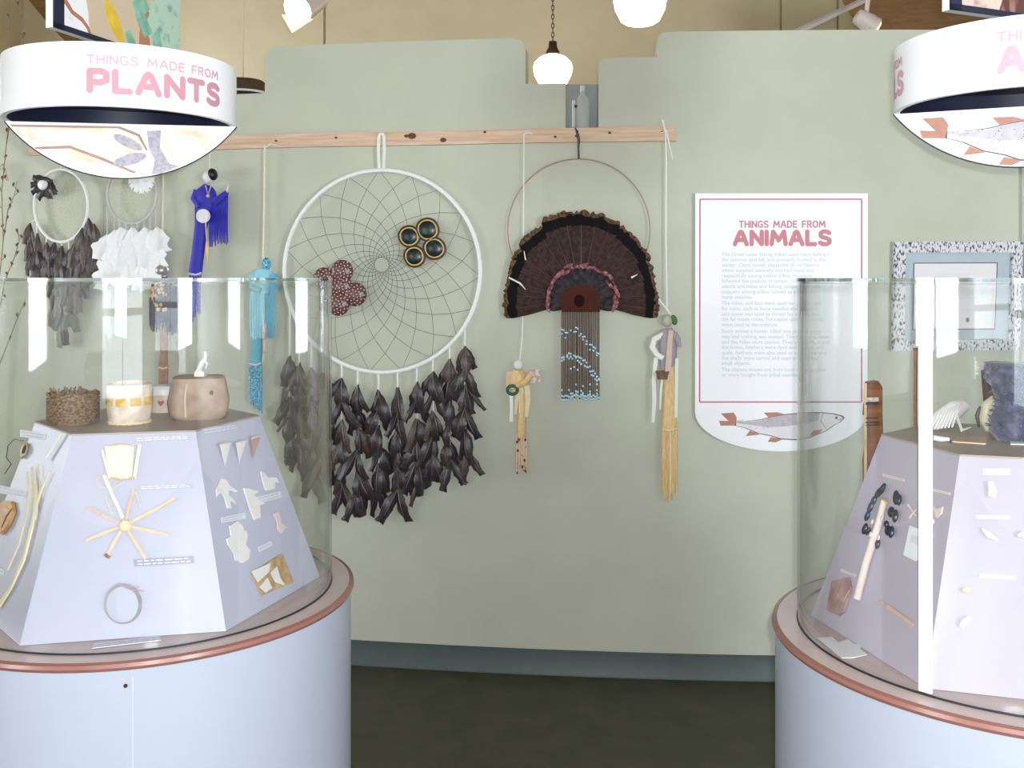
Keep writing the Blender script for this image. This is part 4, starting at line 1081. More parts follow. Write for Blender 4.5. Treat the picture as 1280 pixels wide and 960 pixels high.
M_p_mint = mat('print_mint', (176, 206, 186), .6, 0, 30, rgb2=(130, 160, 146), lo=.55, hi=.7)
def leaf_art(t, P, u, n, L):
    def lay(nm, m, polys, k):
        mb = MB()
        for pts in polys: mb.prism([P(s, z) for s, z in pts], n * .0005 * k)
        obj(nm, mb, m, t, False)
    lay('sand_ground', M_p_sand, [[(.0, .0), (1, .0), (1, .484), (.0, .484)]], 1)
    lay('marble_print', M_p_marb, [[(.03, .012), (.25, .012), (.24, .06), (.21, .12), (.24, .25), (.24, .472), (.03, .472)]], 2)
    lay('rust_vein', M_p_rust, [[(.25, .0), (.28, .0), (.24, .03), (.2, .045), (.13, .055), (.09, .075), (.05, .12), (.04, .11), (.07, .065), (.12, .045), (.19, .035), (.23, .022)]], 3)
    lay('rust_patch', M_p_rust, [[(.63, .02), (.74, .0), (.72, .05), (.68, .08), (.72, .12), (.66, .14), (.6, .1), (.64, .07)]], 3)
    lay('yellow_leaf', M_p_yel, [[(.362, .103), (.385, .112), (.43, .1), (.48, .065), (.515, .03), (.51, .02), (.46, .022), (.40, .048), (.365, .08)]], 4)
    lay('mint_ground', M_p_mint, [[(.74, .0), (.995, .0), (.995, .472), (.66, .472), (.68, .3), (.76, .18), (.7, .1), (.76, .05)]], 2)
    lay('teal_leaf', M_p_teal, [[(.58, .13), (.66, .17), (.72, .13), (.68, .11), (.75, .07), (.68, .05), (.61, .09)]], 4)
    lay('teal_leaflet', M_p_teal, [[(.74, .06), (.8, .09), (.83, .04), (.77, .01)]], 4)
    lay('green_leaflet', M_p_teal, [[(.52, .045), (.55, .06), (.6, .03), (.62, .0), (.56, .0)]], 5)
M_p_fur = mat('print_fur', (92, 52, 46), .6, 0, 40, rgb2=(196, 150, 142), stretch=(1, 1, .3), lo=.4, hi=.75)
M_p_pale = mat('print_pale', (214, 190, 178), .6, 0, 30, rgb2=(160, 126, 116), lo=.45, hi=.7)
def fur_art(t, P, u, n, L):
    mb = MB(); mb.prism([P(s, z) for s, z in [(.02, .012), (.98, .012), (.98, .472), (.02, .472)]], n * .0005); obj('fur_ground', mb, M_p_fur, t, False)
    mb = MB(); mb.prism([P(s, z) for s, z in [(.03, .014), (.3, .014), (.34, .06), (.25, .16), (.12, .2), (.03, .2)]], n * .001); obj('pale_fur', mb, M_p_pale, t, False)
hung_picture(V(-1.056, 2.3, 0), V(-.916, 2.758, 0), 'leaf and stone picture hanging above the plants sign', leaf_art, (-.962, 2.55))
hung_picture(V(.94, 2.149, 0), V(1.383, 2.335, 0), 'dark fur picture hanging above the animals sign', fur_art, (1.14, 2.245))

# ------------------------------------------------------------------ left case contents
HPt = horiz(ZP)
def ontop(px, py, z=ZP): return horiz(z).pt(px, py)
# woven basket
c = V(-1.031, 2.35, ZP)
t = thing('woven_basket', 'brown woven round basket with a ragged rim, leftmost on the riser', 'basket', c)
M_weave = mat('brown_splint_weave', (150, 122, 88), .7, 0, 160, rgb2=(92, 70, 50), lo=.42, hi=.58, bump=.5)
obj('body', MB().lathe(c, [(0, .002), (.050, 0), (.055, .012), (.056, .045), (.055, .066), (.050, .066), (.049, .02), (0, .012)], 32), M_weave, t)
M_splint = mat('pale_splint', (196, 172, 136), .7, .1, 60)
for k in range(8):
    mb = MB(); z = .008 + k * .007; mb.tube([c + V(.0565 * math.cos(a), .0565 * math.sin(a), z + .0009 * math.sin(a * 24 + k * PI)) for a in [2 * PI * q / 60 for q in range(60)]], .0022, 5, closed=True); obj('weaver', mb, M_weave, t)
mb = MB(); mb.tube([c + V(.055 * math.cos(a), .055 * math.sin(a), .067 + .003 * math.sin(a * 9)) for a in [2 * PI * q / 40 for q in range(40)]], .004, 6, closed=True); obj('rim', mb, M_weave, t)
mb = MB()
for k in range(16):
    a = random.uniform(0, 2 * PI); r = random.uniform(.01, .05); mb.tube([c + V(r * math.cos(a), r * math.sin(a), .06), c + V(r * math.cos(a) + random.uniform(-.015, .015), r * math.sin(a), .082)], [.003, .0015], 4)
obj('rim_tufts', mb, M_weave, t)
# clear-ish birch container with orange band
c = V(-.893, 2.335, ZP)
t = thing('bark_container', 'pale rounded bark container with an orange band, middle of the riser', 'container', c)
M_pbark = mat('pale_birch', (232, 218, 204), .5, 0, 40, rgb2=(206, 184, 168), lo=.4, hi=.7)
M_band = mat('amber_band', (214, 158, 60), .5, 0, 60, rgb2=(228, 196, 110), lo=.45, hi=.6)
obj('body', MB().lathe(c, [(0, .002), (.040, 0), (.047, .012), (.050, .03), (.051, .06), (.053, .075), (.049, .092), (.040, .096), (.038, .09), (.045, .06), (.042, .02), (0, .01)], 36), M_pbark, t)
for k in range(10):
    a0_ = 2 * PI * k / 10; obj('amber_patch', MB().lathe(c, [(.0512, .045), (.0522, .046), (.0522, .062), (.0512, .063)], 6, a0=a0_ + .07, a1=a0_ + .55), M_band if k % 2 else M_gold, t)
mb = MB(); mb.tube([c + V(.046 * math.cos(a), .046 * math.sin(a), .004 + .0018 * math.sin(a * 22)) for a in [2 * PI * q / 56 for q in range(56)]], .003, 5, closed=True); obj('base_lacing', mb, M_huskp, t)
# small white box with red dot
c = V(-.885, 2.545, ZP)
t = thing('birch_box', 'small white bark box with a red mark behind the banded container', 'box', c)
obj('body', MB().lathe(c, [(0, 0), (.034, 0), (.035, .045), (0, .045)], 28), M_pbark, t)
obj('lid', MB().lathe(c, [(.037, .044), (.037, .058), (.03, .066), (0, .068)], 28), M_signw, t)
n = V(.22, -1, 0).normalized(); u = V(1, .22, 0).normalized()
mb = MB(); cc = c + n * .0355 + V(0, 0, .026) + u * -.004; mb.prism([cc + u * x + V(0, 0, z) for x, z in ((0, -.009), (.008, 0), (.006, .006), (0, .003), (-.006, .006), (-.008, 0))], n * .0015); obj('red_mark', mb, M_red, t, False)
# tan leather drum-like pot with small figure
c = V(-.762, 2.435, ZP)
t = thing('hide_pot', 'squarish tan bark pot with slanted sides, rightmost on the riser', 'pot', c)
M_hide = mat('tan_hide', (176, 152, 136), .7, 0, 30, rgb2=(152, 128, 112), lo=.35, hi=.65, bump=.15)
mb = MB(); nL = 40; rows = [(.0, .058), (.012, .068), (.045, .072), (.085, .064), (.098, .061), (.1, .056)]
vsx = []
for z, r in rows:
    for k in range(nL):
        a = 2 * PI * k / nL + .35; q = (abs(math.cos(a)) ** 5 + abs(math.sin(a)) ** 5) ** (-1 / 5)
        a2 = a + .25; vsx.append(c + V(r * q * math.cos(a2), r * q * .9 * math.sin(a2), z))
fsx = []
for i in range(len(rows) - 1):
    for k in range(nL): fsx.append([i * nL + k, i * nL + (k + 1) % nL, (i + 1) * nL + (k + 1) % nL, (i + 1) * nL + k])
fsx.append(list(range(nL))[::-1]); fsx.append([(len(rows) - 1) * nL + k for k in range(nL)])
mb.add(vsx, fsx); obj('body', mb, M_hide, t, True, 50)
pf = Plane(c + V(0, -.066, .05), V(.1, -1, 0))
mb = MB(); pf.tube(mb, [(233, 480, .004), (231, 500, .006), (232, 522, .004)], 1.2, 5); obj('side_seam', mb, M_huskpink, t)
mb = MB(); pf.ball(mb, 264.5, 491, .004, 2.2, 3, 1.2); obj('knot_hole', mb, M_knot, t)
c2 = c + V(0, 0, .1)
t = thing('carved_figurine', 'tiny pale twisted figurine standing on the tan bark pot', 'figurine', c2)
pf = Plane(c2 + V(0, -.0, 0), V(0, -1, 0)); M_figw = mat('bone_white', (222, 218, 216), .5, .04, 60)
obj('base', MB().box(c2 + V(.003, 0, .006), (.024, .02, .012)), M_figw, t, False)
mb = MB(); pf.tube(mb, [(250, 466, 0), (249, 460, 0), (252, 454, 0), (256, 449, 0), (257, 443, 0), (255, 440, 0)], [3, 3, 3.2, 2.8, 2.2, 1.6], 8); pf.tube(mb, [(251, 458, .004), (246, 463, .008), (244, 467, .008)], [1.8, 1.5, 1], 6); pf.tube(mb, [(255, 450, .003), (259, 455, .006), (257, 461, .006)], [1.6, 1.4, 1], 6)
obj('figure', mb, M_figw, t)

# faces: index 4 -> between angles -108 and -48 (front), 5 -> -48..12?  choose by position
def face_at(ps, px, py):
    best = None
    for q in ps:
        if (q.o - CAM).dot(q.n) < 0:
            p = q.pt(px, py); e = (p - q.o).length
            if best is None or e < best[0]: best = (e, q)
    return best[1]
FLf = face_at(PSL, 155, 660); FLr = face_at(PSL, 310, 640); FLl = face_at(PSL, 20, 640)
FRl = face_at(PSR, 1100, 690); FRf = face_at(PSR, 1230, 700)
M_card = mat('pale_label_card', (222, 222, 232), .6, .02, 20); M_cardp = mat('greyish_label_card', (186, 184, 204), .6, .02, 20)
M_cardt = mat('label_card_text', (236, 236, 240), .6, .02, 20); M_dtext = mat('label_card_text_dark', (190, 190, 204), .6, .02, 20)
def card(pl, poly, label, m=M_card, tm=M_dtext, lines=2):
    mb = MB(); pl.poly(mb, poly, .0005, .0018)
    t = thing('label_card', label, 'label', pl.pt(*poly[3]), 'label cards')
    obj('card', mb, m, t, False)
    a, b, c_, d_ = [Vector(p) for p in poly]
    mb = MB()
    for k in range(lines):
        v = (k + .7) / (lines + .4); p0 = a.lerp(d_, v); p1 = b.lerp(c_, v)
        x = .06
        while x < .9:
            w = random.uniform(.06, .14); e = min(x + w, .94)
            pl.ribbon(mb, [tuple(p0.lerp(p1, x)), tuple(p0.lerp(p1, e))], (d_ - a).length * .28 / lines, .0023, .0004); x = e + .03
    obj('text_lines', mb, tm, t, False)
card(FLf, [(166, 546), (238, 544), (239, 549), (167, 553)], 'pale label card at the upper right of the left front panel', M_cardp, M_cardt)
card(FLf, [(172, 607), (240, 604), (241, 609.5), (173, 613)], 'pale label card beside the straw star on the left front panel', M_cardp, M_cardt)
card(FLf, [(167, 699), (242, 695), (243, 704), (168, 708.5)], 'greyish label card under the straw star', mat('grey_label_card', (166, 164, 186), .6, .02, 20), M_cardt)
card(Plane(V(0, 2.0, ZC + .001), V(0, 0, 1)), [(118, 805), (200, 795), (201, 801), (115, 811)], 'pale label strip lying on the left counter inside the glass')
card(FLr, [(252, 536), (298, 529), (300, 536), (254, 544)], 'faint label card at the top of the right riser panel', M_cardp, M_card)
card(FLr, [(276, 647), (306, 641), (307, 648), (277, 654)], 'small label card above the leaf cutout')
card(FLr, [(318, 622), (350, 614), (351, 622), (320, 630)], 'small label card right of the bird cutout')
card(FLr, [(322, 684), (338, 676), (340, 682), (324, 690)], 'tiny label card above the brown bark square', lines=1)
card(FLl, [(26, 537), (58, 542), (56, 550), (26, 546)], 'small label card above the oval ornament')
card(FLl, [(-2, 606), (34, 615), (33, 623), (-2, 616)], 'small label card above the orange wood piece')
card(FLl, [(-3, 709), (5, 712), (5, 719), (-3, 717)], 'label card at the left picture edge below the wood piece', lines=1)
# front panel crafts
pl = FLf
t = thing('splint_basket_start', 'bundle of upright pale splints fixed to the left front panel', 'basket', pl.pt(152, 600))
M_pale = mat('pale_bast', (238, 228, 208), .6, .05, 60, stretch=(4, 4, 1))
for x0, x1, y0, w in ((128, 137, 563, 3), (134, 138, 558, 5), (140, 142, 557, 6), (147, 147, 556, 7), (154, 152, 556, 8), (161, 158, 557, 6), (166, 163, 556, 4), (175, 168, 556, 4)):
    mb = MB(); pl.ribbon(mb, [(x0, y0), (x1, 598)], w, .003 + random.uniform(0, .006), .003); obj('splint', mb, M_pale, t, False)
mb = MB(); pl.tube(mb, [(137, 597, .008), (152, 599, .010), (168, 597, .008)], 1.6, 6); obj('binding', mb, M_husk, t)
mb = MB(); pl.tube(mb, [(136, 558, .008), (150, 555, .012), (168, 558, .008)], 1.0, 6); obj('top_binding', mb, M_husk, t)
t = thing('peeled_stick', 'white peeled stick with a looped fibre tie on the left front panel', 'stick', pl.pt(154, 648))
mb = MB(); pl.tube(mb, [(130, 594, .008), (142, 622, .008), (154, 648, .008)], [3, 2.8, 2.6], 8); obj('stick', mb, M_wcord, t)
mb = MB(); pl.tube(mb, [(120, 598, .006), (124, 593, .008), (133, 594, .01)], .8, 5); pl.tube(mb, [(120, 598, .005), (124, 608, .005), (140, 610, .006), (155, 602, .006)], .6, 5); pl.tube(mb, [(131, 620, .004), (135, 632, .004), (140, 643, .004)], .9, 5); pl.tube(mb, [(165, 612, .004), (172, 622, .004), (175, 634, .004)], .7, 5); obj('fibre_tie', mb, M_huskp, t)
t = thing('straw_star', 'eight-rayed tan straw star on the left front panel', 'ornament', pl.pt(157, 700))
mb = MB(); pl.ball(mb, 156, 657, .008, 8, 8, 4, 12, 6); obj('woven_centre', mb, M_huskp, t)
for x, y in ((167, 611), (219, 623), (210, 669), (182, 699), (134, 695), (107, 676), (108, 634)):
    mb = MB(); pl.ribbon(mb, [(156, 657), (156 + (x - 156) * .55, 657 + (y - 657) * .52), (x, y)], [3, 4.5, 3.5], .006, .003); obj('straw', mb, M_huskpink if x in (167, 108) else mat('pale_straw', (226, 202, 174), .7, .05, 40), t, False)
mb = MB(); pl.tube(mb, [(131, 693, .008), (137, 697, .008)], 2.2, 6); obj('dark_tip', mb, M_russet, t)
t = thing('root_coil', 'thin coiled root ring near the bottom of the left front panel', 'coil', pl.pt(153, 781))
for k in range(5):
    mb = MB(); pl.tube(mb, [(153 + (22 + k * .7 - 1.5) * math.cos(q) + k * .3, 756 + (23 + k * .5) * math.sin(q) - k * .3, .003 + .002 * k) for q in [2 * PI * i / 36 for i in range(36)]], .55, 5, closed=True); obj('coil_loop', mb, mat('grey_root', (172, 170, 174), .6, .1, 60), t)
mb = MB(); pl.tube(mb, [(148, 729, .008), (163, 736, .012), (180, 739, .008)], .7, 5); pl.tube(mb, [(156, 734, .012), (166, 738, .014), (174, 733, .012)], .7, 5); obj('pink_tie', mb, M_pinkpale, t)
# right face: bark cones and cutouts
pl = FLr
M_bark = mat('white_birch_sheet', (234, 230, 228), .6, .03, 30); M_barkin = mat('rose_inner_bark', (206, 158, 146), .6, .06, 30)
def cone(px0, px1, y0, tipx, tipy, label, m, mo):
    t = thing('bark_cone', label, 'cone', pl.pt(tipx, tipy), 'birch bark cones')
    cxp = (px0 + px1) / 2; top = pl.pt(cxp, y0, .018); r = (px1 - px0) / 2 * pl.s; tip = pl.pt(tipx, tipy, .004)
    n = 16; ring = [top + pl.u * r * math.cos(2 * PI * k / n) + V(0, -1, .25) * .35 * r * math.sin(2 * PI * k / n) for k in range(n)]
    mb = MB(); mb.add(ring + [tip], [[k, (k + 1) % n, n] for k in range(n)]); o = obj('cone', mb, m, t)
    mb = MB(); mb.tube(ring, .0018, 5, closed=True); obj('rim', mb, mo, t)
cone(270, 294, 555, 281, 584, 'leftmost white bark cone on the right riser panel', M_bark, M_huskp)
cone(290, 313, 553, 299, 580, 'middle white bark cone on the right riser panel', M_bark, M_bark)
cone(310, 330, 547, 316, 575, 'rose bark cone nearest the panel edge', M_barkin, M_bark)
def cutout(polys, label, m=M_bark, pl=pl, th=.004, nm='bark_cutout'):
    allp = [p for q in polys for p in q]; low = max(allp, key=lambda p: p[1])
    mb = MB()
    for q in polys: pl.poly(mb, q, .003, th)
    o = obj(nm, mb, m, None, False)
    tag(o, label, 'cutout', 'birch bark cutouts'); return o
s_ = lambda pts: [(230 + x * .15625, 530 + y * .15625) for x, y in pts]
cutout([s_([(290, 440), (330, 450), (350, 490), (420, 540), (400, 550), (350, 535), (345, 570), (400, 620), (410, 645), (360, 620), (370, 680), (340, 675), (320, 600), (300, 560), (270, 560), (255, 585), (250, 520), (275, 480)])], 'white birch bark animal cutout, highest on the left of the right riser panel')
cutout([s_([(470, 515), (510, 520), (540, 530), (590, 540), (550, 570), (590, 610), (640, 640), (595, 655), (605, 750), (555, 768), (520, 680)])], 'white bird-shaped bark cutout in the middle of the right riser panel')
cutout([s_([(605, 380), (640, 400), (660, 430), (730, 430), (750, 475), (715, 470), (720, 520), (650, 535), (630, 490)])], 'white bark cutout close to the outer edge of the right riser panel')
cutout([s_([(710, 720), (740, 700), (760, 740), (770, 800), (820, 830), (790, 850), (770, 880), (745, 850), (740, 790)])], 'pinkish bark animal cutout by the outer edge', M_barkin if False else mat('pale_rose_bark', (226, 208, 208), .6, .04, 30))
q_ = lambda pts: [(x * .3594, 600 + y * .3594) for x, y in pts]
cutout([q_([(795, 160), (820, 145), (840, 160), (845, 180), (850, 175), (858, 195), (850, 225), (865, 245), (862, 275), (840, 290), (815, 280), (810, 255), (790, 225), (785, 205), (800, 195)])], 'white leaf-shaped bark cutout above the brown bark square')
t = thing('bark_etching', 'brown and white etched bark square low on the right riser panel', 'bark square', pl.pt(340, 745))
mb = MB(); pl.poly(mb, [(313, 716), (352, 692), (366, 728), (326, 745)], .002, .003); obj('sheet', mb, mat('etched_brown_bark', (176, 140, 98), .6, 0, 60, rgb2=(200, 172, 136)), t, False)
mb = MB(); pl.poly(mb, [(314, 714), (338, 704), (336, 715), (322, 728)], .005, .001); pl.poly(mb, [(338, 716), (346, 708), (350, 722), (356, 732), (344, 728)], .005, .001); pl.poly(mb, [(324, 734), (334, 722), (340, 735), (332, 741)], .005, .001); obj('pale_motif', mb, M_bark, t, False)
# left face
pl = FLl
t = thing('oval_pendant', 'oval shell pendant on a dark loop at the far left riser panel', 'pendant', pl.pt(30, 574))
mb = MB(); pl.ball(mb, 30, 563, .006, 7.5, 11.5, 4, 16, 8); obj('shell', mb, mat('mottled_shell', (206, 186, 150), .35, 0, 60, rgb2=(92, 78, 60), lo=.45, hi=.65), t)
mb = MB(); pl.ball(mb, 30, 562, .011, 3, 6, 2.4, 12, 6); obj('dark_centre', mb, M_dkbr, t)
mb = MB(); pl.tube(mb, [(29, 551, .006), (18, 549, .004), (10, 557, .004), (8, 572, .004), (14, 580, .004), (6, 592, .004)], .7, 5); obj('loop', mb, M_strand, t)
t = thing('orange_wood_piece', 'orange wooden carving at the left picture edge', 'carving', pl.pt(8, 668))
mb = MB(); pl.poly(mb, [(-3, 640), (8, 627), (18, 627), (20, 640), (14, 656), (4, 668), (-3, 666)], .003, .008); obj('wood', mb, mat('orange_wood', (206, 152, 78), .5, 0, 20, rgb2=(176, 120, 58), stretch=(1, 1, 5)), t, False)
mb = MB(); pl.tube(mb, [(2, 660, .011), (8, 645, .012), (15, 636, .011)], .9, 5); obj('carved_line', mb, M_knot, t)
t = thing('grass_bundle', 'long pale sweetgrass strands trailing down the far left riser panel', 'grass strands', pl.pt(0, 755))
mb0 = [([(34, 590), (36, 612), (34, 640), (24, 680), (10, 712)], 1.6), ([(44, 600), (46, 625), (40, 660), (30, 700), (14, 735), (-2, 760)], 2.4), ([(40, 584), (42, 610), (43, 640), (32, 690), (16, 730), (-2, 755)], 1.8), ([(62, 590), (52, 612), (44, 640)], 1.0), ([(48, 580), (50, 610), (44, 650)], .9)]
for pts, r in mb0:
    mb = MB(); pl.tube(mb, [(x, y, .006) for x, y in pts], r, 6, flat=.6); obj('strand', mb, M_huskp, t)
t = thing('pale_rod', 'short white rod leaning across the left riser corner', 'rod', pl.pt(57, 574))
mb = MB(); pl.tube(mb, [(77, 542, .008), (57, 574, .008)], 2, 8); obj('rod', mb, M_wcord, t)

# ------------------------------------------------------------------ right case contents
pl = FRl
M_rawh = mat('rawhide_pink', (232, 214, 206), .6, .04, 40); M_hoof = mat('blue_black_hoof', (42, 48, 62), .3, .2, 60)
t = thing('hoof_rattle', 'pale wrapped stick rattle with dark dewclaws on the mauve panel', 'rattle', pl.pt(1073, 750))
mb = MB(); pl.tube(mb, [(1071, 749, .010), (1082, 705, .010), (1090, 680, .011), (1098, 655, .011), (1105, 626, .010)], [5, 5, 5, 4.6, 4], 10); obj('handle', mb, M_rawh, t)
mb = MB(); pl.tube(mb, [(1099, 622, .010), (1105, 625, .016), (1110, 630, .010)], 1.4, 6); obj('gold_tie', mb, M_gold, t)
for x, y, a, rx, ry in ((1103, 611, .3, 3, 7), (1098, 616, .5, 3.4, 7), (1092, 626, .3, 3.2, 6.5), (1088, 634, .2, 3.4, 7), (1084, 645, .2, 3, 6), (1081, 661, .1, 3.4, 6.5), (1085, 664, .4, 2.6, 5), (1120, 622, -.4, 4, 8), (1124, 625, -.2, 2.6, 6), (1114, 640, -.6, 5, 6), (1119, 645, -.2, 3.4, 7), (1110, 663, -.5, 4.6, 5.5), (1114, 665, -.2, 3.4, 6.5), (1097, 680, -.1, 3, 5.5), (1108, 655, -.5, 3, 4)):
    mb = MB(); pl.ball(mb, x, y, .012, rx * 1.3, ry * 1.2, 3.2, 10, 6, rot=-a); obj('dewclaw', mb, M_hoof, t)
for x, y in ((1090, 652), (1102, 648), (1098, 672), (1088, 668)):
    mb = MB(); pl.ball(mb, x, y, .02, 2.6, 3.6, 1.2); obj('thong_knot', mb, M_rawh, t)
t = thing('leather_pouch', 'small creased brown leather patch low on the mauve panel', 'leather patch', pl.pt(1052, 768))
mb = MB(); pl.poly(mb, [(1042, 727), (1063, 722), (1066, 735), (1056, 766), (1050, 770), (1035, 763)], .002, .005); obj('patch', mb, mat('pinkish_leather', (186, 156, 152), .6, 0, 40, rgb2=(154, 120, 114), bump=.4), t, False)
mb = MB(); pl.ribbon(mb, [(1047, 742), (1054, 752), (1062, 738)], 1.2, .008, .001); obj('crease', mb, M_huskpink, t, False)
t = thing('sinew_strand', 'frayed pale sinew strands lying across the mauve panel', 'sinew', pl.pt(1140, 783))
for k in range(5):
    mb = MB(); pl.tube(mb, [(1093 + k * 2, 754 - k, .003), (1110, 756 + k * 1.4, .004), (1126, 768 + k, .004), (1143 - k, 780 + k, .003)], .8, 5); obj('strand', mb, M_huskpink, t)
t = thing('bone_card', 'white square card behind the bright seam strip', 'card', pl.pt(1145, 702))
mb = MB(); pl.poly(mb, [(1138, 657), (1167, 668), (1164, 682), (1146, 702), (1130, 694)], .002, .002); obj('card', mb, M_signw, t, False)
mb = MB(); pl.poly(mb, [(1140, 668), (1152, 672), (1150, 682), (1138, 678)], .004, .0006); obj('printed_area', mb, M_card, t, False)
t = thing('bone_tools', 'crossed small pale bone tools left of the seam strip', 'bone tool', pl.pt(1142, 648))
mb = MB(); pl.tube(mb, [(1135, 631, .004), (1145, 645, .004)], [1.4, .7], 6); obj('awl', mb, M_rawh, t)
mb = MB(); pl.tube(mb, [(1137, 647, .004), (1145, 637, .004)], [1.2, .7], 6); obj('needle', mb, M_rawh, t)
t = thing('shell_bit', 'small pale carved heart-shaped shell right of the seam strip', 'shell', pl.pt(1172, 645))
mb = MB(); pl.poly(mb, [(1168, 634), (1173, 637), (1180, 634), (1178, 643), (1172, 648)], .002, .004); obj('shell', mb, M_rawh, t, False)
mb = MB(); pl.ball(mb, 1166, 652, .005, 3, 3.6, 2); obj('bead', mb, M_figw, t)
card(pl, [(1104, 592), (1131, 599), (1131, 602), (1104, 595.5)], 'thin pale label strip above the hoof rattle', M_rawh, M_cardp, 1)
card(pl, [(1164, 610), (1188, 616), (1188, 619), (1164, 613.5)], 'thin pale label strip right of the seam strip', M_rawh, M_cardp, 1)
card(pl, [(1052, 711), (1070, 718), (1070, 721), (1052, 715)], 'thin pale label strip above the leather patch', M_rawh, M_cardp, 1)
hc = Plane(V(1.0, 1.9, ZC + .001), V(0, 0, 1))
mb = MB(); hc.poly(mb, [(1022, 798), (1040, 797), (1048, 804), (1060, 800), (1068, 806), (1078, 807), (1075, 812), (1084, 819), (1066, 823), (1052, 823), (1040, 813)], .001, .002)
tag(obj('paper_scrap', mb, M_signw, None, False), 'torn white paper scrap on the right counter inside the glass', 'paper')
# white front panel of the right case
pl = FRf
for (poly, lab) in (([(1228, 586), (1262, 586), (1262, 594), (1228, 593)], 'white label card highest on the bright front panel'), ([(1220, 644), (1262, 645), (1262, 649), (1220, 648)], 'white label strip in the middle of the bright front panel'), ([(1224, 717), (1270, 720), (1270, 724), (1224, 722)], 'white label strip on the lower bright front panel')):
    card(pl, poly, lab, M_signw, M_card, 1)
def bonepiece(pts, r, label, m=M_figw):
    t = thing('bone_piece', label, 'bone', pl.pt(*pts[-1]), 'bone pieces on the bright panel')
    mb = MB(); pl.tube(mb, [(x, y, .005) for x, y in pts], r, 8, flat=.6); obj('bone', mb, m, t)
bonepiece([(1238, 602), (1241, 612), (1240, 622)], [4, 5.5, 5], 'cream tooth-shaped piece highest on the bright front panel', M_pale)
bonepiece([(1228, 661), (1237, 669), (1247, 675)], [2, 5, 2], 'leaf-shaped white bone piece in the middle of the bright panel')
bonepiece([(1200, 783), (1206, 778), (1213, 772)], [2, 5, 3], 'white bone scraper low on the bright front panel')
bonepiece([(1203, 738), (1207, 738), (1212, 738)], [2.5, 4, 2.5], 'beige bone button on the bright front panel', M_huskp)
bonepiece([(1272, 670), (1278, 669), (1284, 668)], [2, 5, 4], 'white bone piece touching the right picture edge')
# platform things
c = ontop(1187, 541); c.z = ZP
t = thing('shell_carving', 'white ruffled shell standing on the right riser top', 'shell', c)
pf = Plane(c, V(0, -1, 0))
mb = MB(); pf.tube(mb, [(1166, 530, 0), (1180, 522, 0), (1194, 512, 0), (1206, 507, 0), (1213, 508, 0)], [9, 12, 12, 8, 2], 14, flat=.6); obj('shell', mb, M_figw, t)
for k in range(7):
    mb = MB(); pf.tube(mb, [(1163 + k * 4.5, 537 - k * .5, .016), (1170 + k * 4.5, 524 - k * 2, .024), (1174 + k * 4.8, 514 - k * 1.6, .014)], [1.4, 1.6, .8], 6); obj('rib', mb, M_figw, t)
mb = MB(); pf.tube(mb, [(1195, 516, .016), (1199, 528, .02), (1202, 538, .02), (1214, 534, .02)], [2, 2, 2.4, .6], 6); obj('spur', mb, M_figw, t)
c = ontop(1180, 553); c.z = ZP
t = thing('tooth_pendant', 'little white tooth lying at the right riser front edge', 'tooth', c)
pf = Plane(c, V(0, -1, 0)); mb = MB(); pf.tube(mb, [(1166, 547, 0), (1176, 549, 0), (1186, 549, 0), (1186, 552, 0)], [3.4, 3.6, 2.4, 1.2], 8); obj('tooth', mb, M_figw, t)
mb = MB(); pf.ball(mb, 1188, 553, .002, 2.2); obj('dark_cap', mb, M_hoof, t)
c = V(1.062, 2.09, ZP)
t = thing('fur_mitten', 'dark blue shaggy fur bundle on the right riser top', 'fur bundle', c)
pf = Plane(c, V(0, -1, 0)); M_fur = mat('blue_black_fur', (40, 42, 70), .8, 0, 50, rgb2=(104, 102, 132), lo=.4, hi=.75, bump=.6, sheen=.5)
mb = MB(); rf = random.Random(4); n, m_ = 28, 16; vsx = []
for i in range(m_ + 1):
    tt = i / m_; z = .002 + .158 * tt; rw = .048 + .008 * math.sin(tt * 9) + .014 * tt
    for k in range(n):
        a = 2 * PI * k / n; j = 1 + rf.uniform(-.09, .09)
        vsx.append(c + V(rw * 1.02 * j * math.cos(a), rw * .75 * j * math.sin(a), z + rf.uniform(-.003, .003)))
fsx = [[i * n + k, i * n + (k + 1) % n, (i + 1) * n + (k + 1) % n, (i + 1) * n + k] for i in range(m_) for k in range(n)]
fsx += [list(range(n))[::-1], [m_ * n + k for k in range(n)]]
mb.add(vsx, fsx); o = obj('fur', mb, M_fur, t, True, 180)
mb = MB()
for k in range(260):
    a = rf.uniform(0, 2 * PI); tt = rf.random(); rw = .048 + .008 * math.sin(tt * 9) + .014 * tt
    p = c + V(rw * math.cos(a), rw * .75 * math.sin(a), .002 + .158 * tt); q = p + V(math.cos(a) * .008 + rf.uniform(-.004, .004), math.sin(a) * .008, rf.uniform(-.006, .008))
    mb.tube([p, q], [.0022, .0006], 3)
h_ = obj('fur_tufts', mb, M_fur, t); h_['kind'] = 'stuff'
c = V(1.03, 2.17, ZP)
t = thing('horn_cup', 'cream horn half hidden behind the blue fur bundle', 'horn', c)
pf = Plane(c, V(0, -1, 0)); M_horn = mat('cream_horn', (212, 200, 172), .4, .06, 30)
mb = MB(); pf.tube(mb, [(1236, 538, 0), (1231, 524, 0), (1234, 508, 0), (1242, 500, 0), (1252, 500, 0)], [4, 8, 8, 6, 4], 12); obj('horn', mb, M_horn, t)
mb = MB(); pf.tube(mb, [(1224, 534, .012), (1221, 520, .012), (1225, 508, .010)], [1.5, 2.6, 1.5], 8); obj('dark_edge', mb, M_dkbr, t)
c = V(1.045, 2.215, ZP)
t = thing('hide_backing', 'dark brown hide flap standing behind the blue fur', 'hide', c)
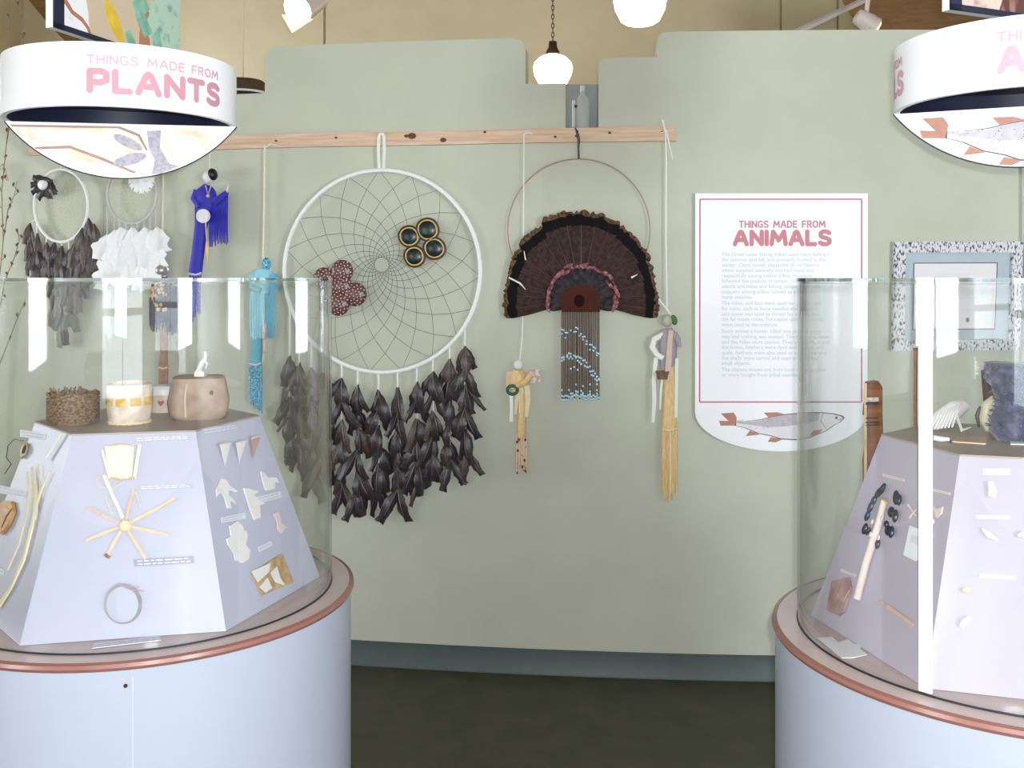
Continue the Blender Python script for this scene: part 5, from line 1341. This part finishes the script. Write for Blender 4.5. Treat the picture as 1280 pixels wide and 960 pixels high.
pf = Plane(c, V(0, -1, 0)); mb = MB(); pf.poly(mb, [(1236, 537), (1229, 500), (1226, 463), (1240, 460), (1262, 464), (1262, 537)], 0, .012); obj('hide', mb, M_leather, t, False)
hp = Plane(V(1.0, 2.0, ZP + .0005), V(0, 0, 1))
card(hp, [(1262, 551), (1300, 552), (1302, 557), (1263, 556)], 'white label card on the right riser top before the fur', M_signw, M_card, 1)
mb = MB(); hp.poly(mb, [(1196, 547), (1234, 548), (1232, 556), (1190, 553)], .0, .003); tag(obj('wood_slip', mb, M_wood, None, False), 'thin pale wooden slip lying between the shell and fur', 'wood slip')
# carved wooden paddle behind the mauve panel
c = V(.868, 2.425, ZC)
t = thing('carved_club', 'carved brown wooden club with dark bands leaning behind the mauve panel', 'club', c)
pf = Plane(c, V(.15, -1, 0)); M_club = mat('carved_brown_wood', (150, 96, 58), .45, 0, 12, rgb2=(112, 68, 40), stretch=(1, 1, 5))
mb = MB(); pf.poly(mb, [(1081, 477), (1092, 475), (1097, 483), (1097, 515), (1098, 545), (1104, 566), (1103, 590), (1100, 640), (1100, 735), (1080, 735), (1079, 640), (1078, 575), (1081, 550), (1081, 520), (1078, 518), (1079, 505), (1081, 500)], -.012, .024); cl = obj('club', mb, M_club, t, False)
for y, h in ((497, 5), (503, 3), (522, 1.6), (527, 1.8), (531, 1.2)):
    mb = MB(); pf.poly(mb, [(1081.5, y), (1097.5, y - .5), (1097.5, y + h - .5), (1081.5, y + h)], .012, .003); obj('dark_band', mb, M_black if y != 497 else M_patch, t, False)
mb = MB(); pf.poly(mb, [(1080, 479), (1083, 479), (1083, 640), (1080, 640)], .012, .002); obj('pale_edge', mb, M_husk, t, False)
mb = MB(); pf.ball(mb, 1094, 585, .02, 4, 5, 3); obj('white_knob', mb, M_figw, t)
# thin brown rod behind the seam strip
c = V(.925, 2.30, ZP - .08)
c = ontop(1144, 531); c = V(c.x, c.y, ZP)
t = thing('wooden_rod', 'thin dark wooden rod standing upright just left of the seam strip', 'rod', c)
pf = Plane(c, V(0, -1, 0)); mb = MB(); pf.tube(mb, [(1144, 532, 0), (1144, 490, 0), (1144.5, 438, 0)], 2.2, 8); obj('rod', mb, M_club, t)
mb = MB(); pf.ball(mb, 1144.5, 437, 0, 3, 2.4, 3); obj('knob', mb, M_club, t)
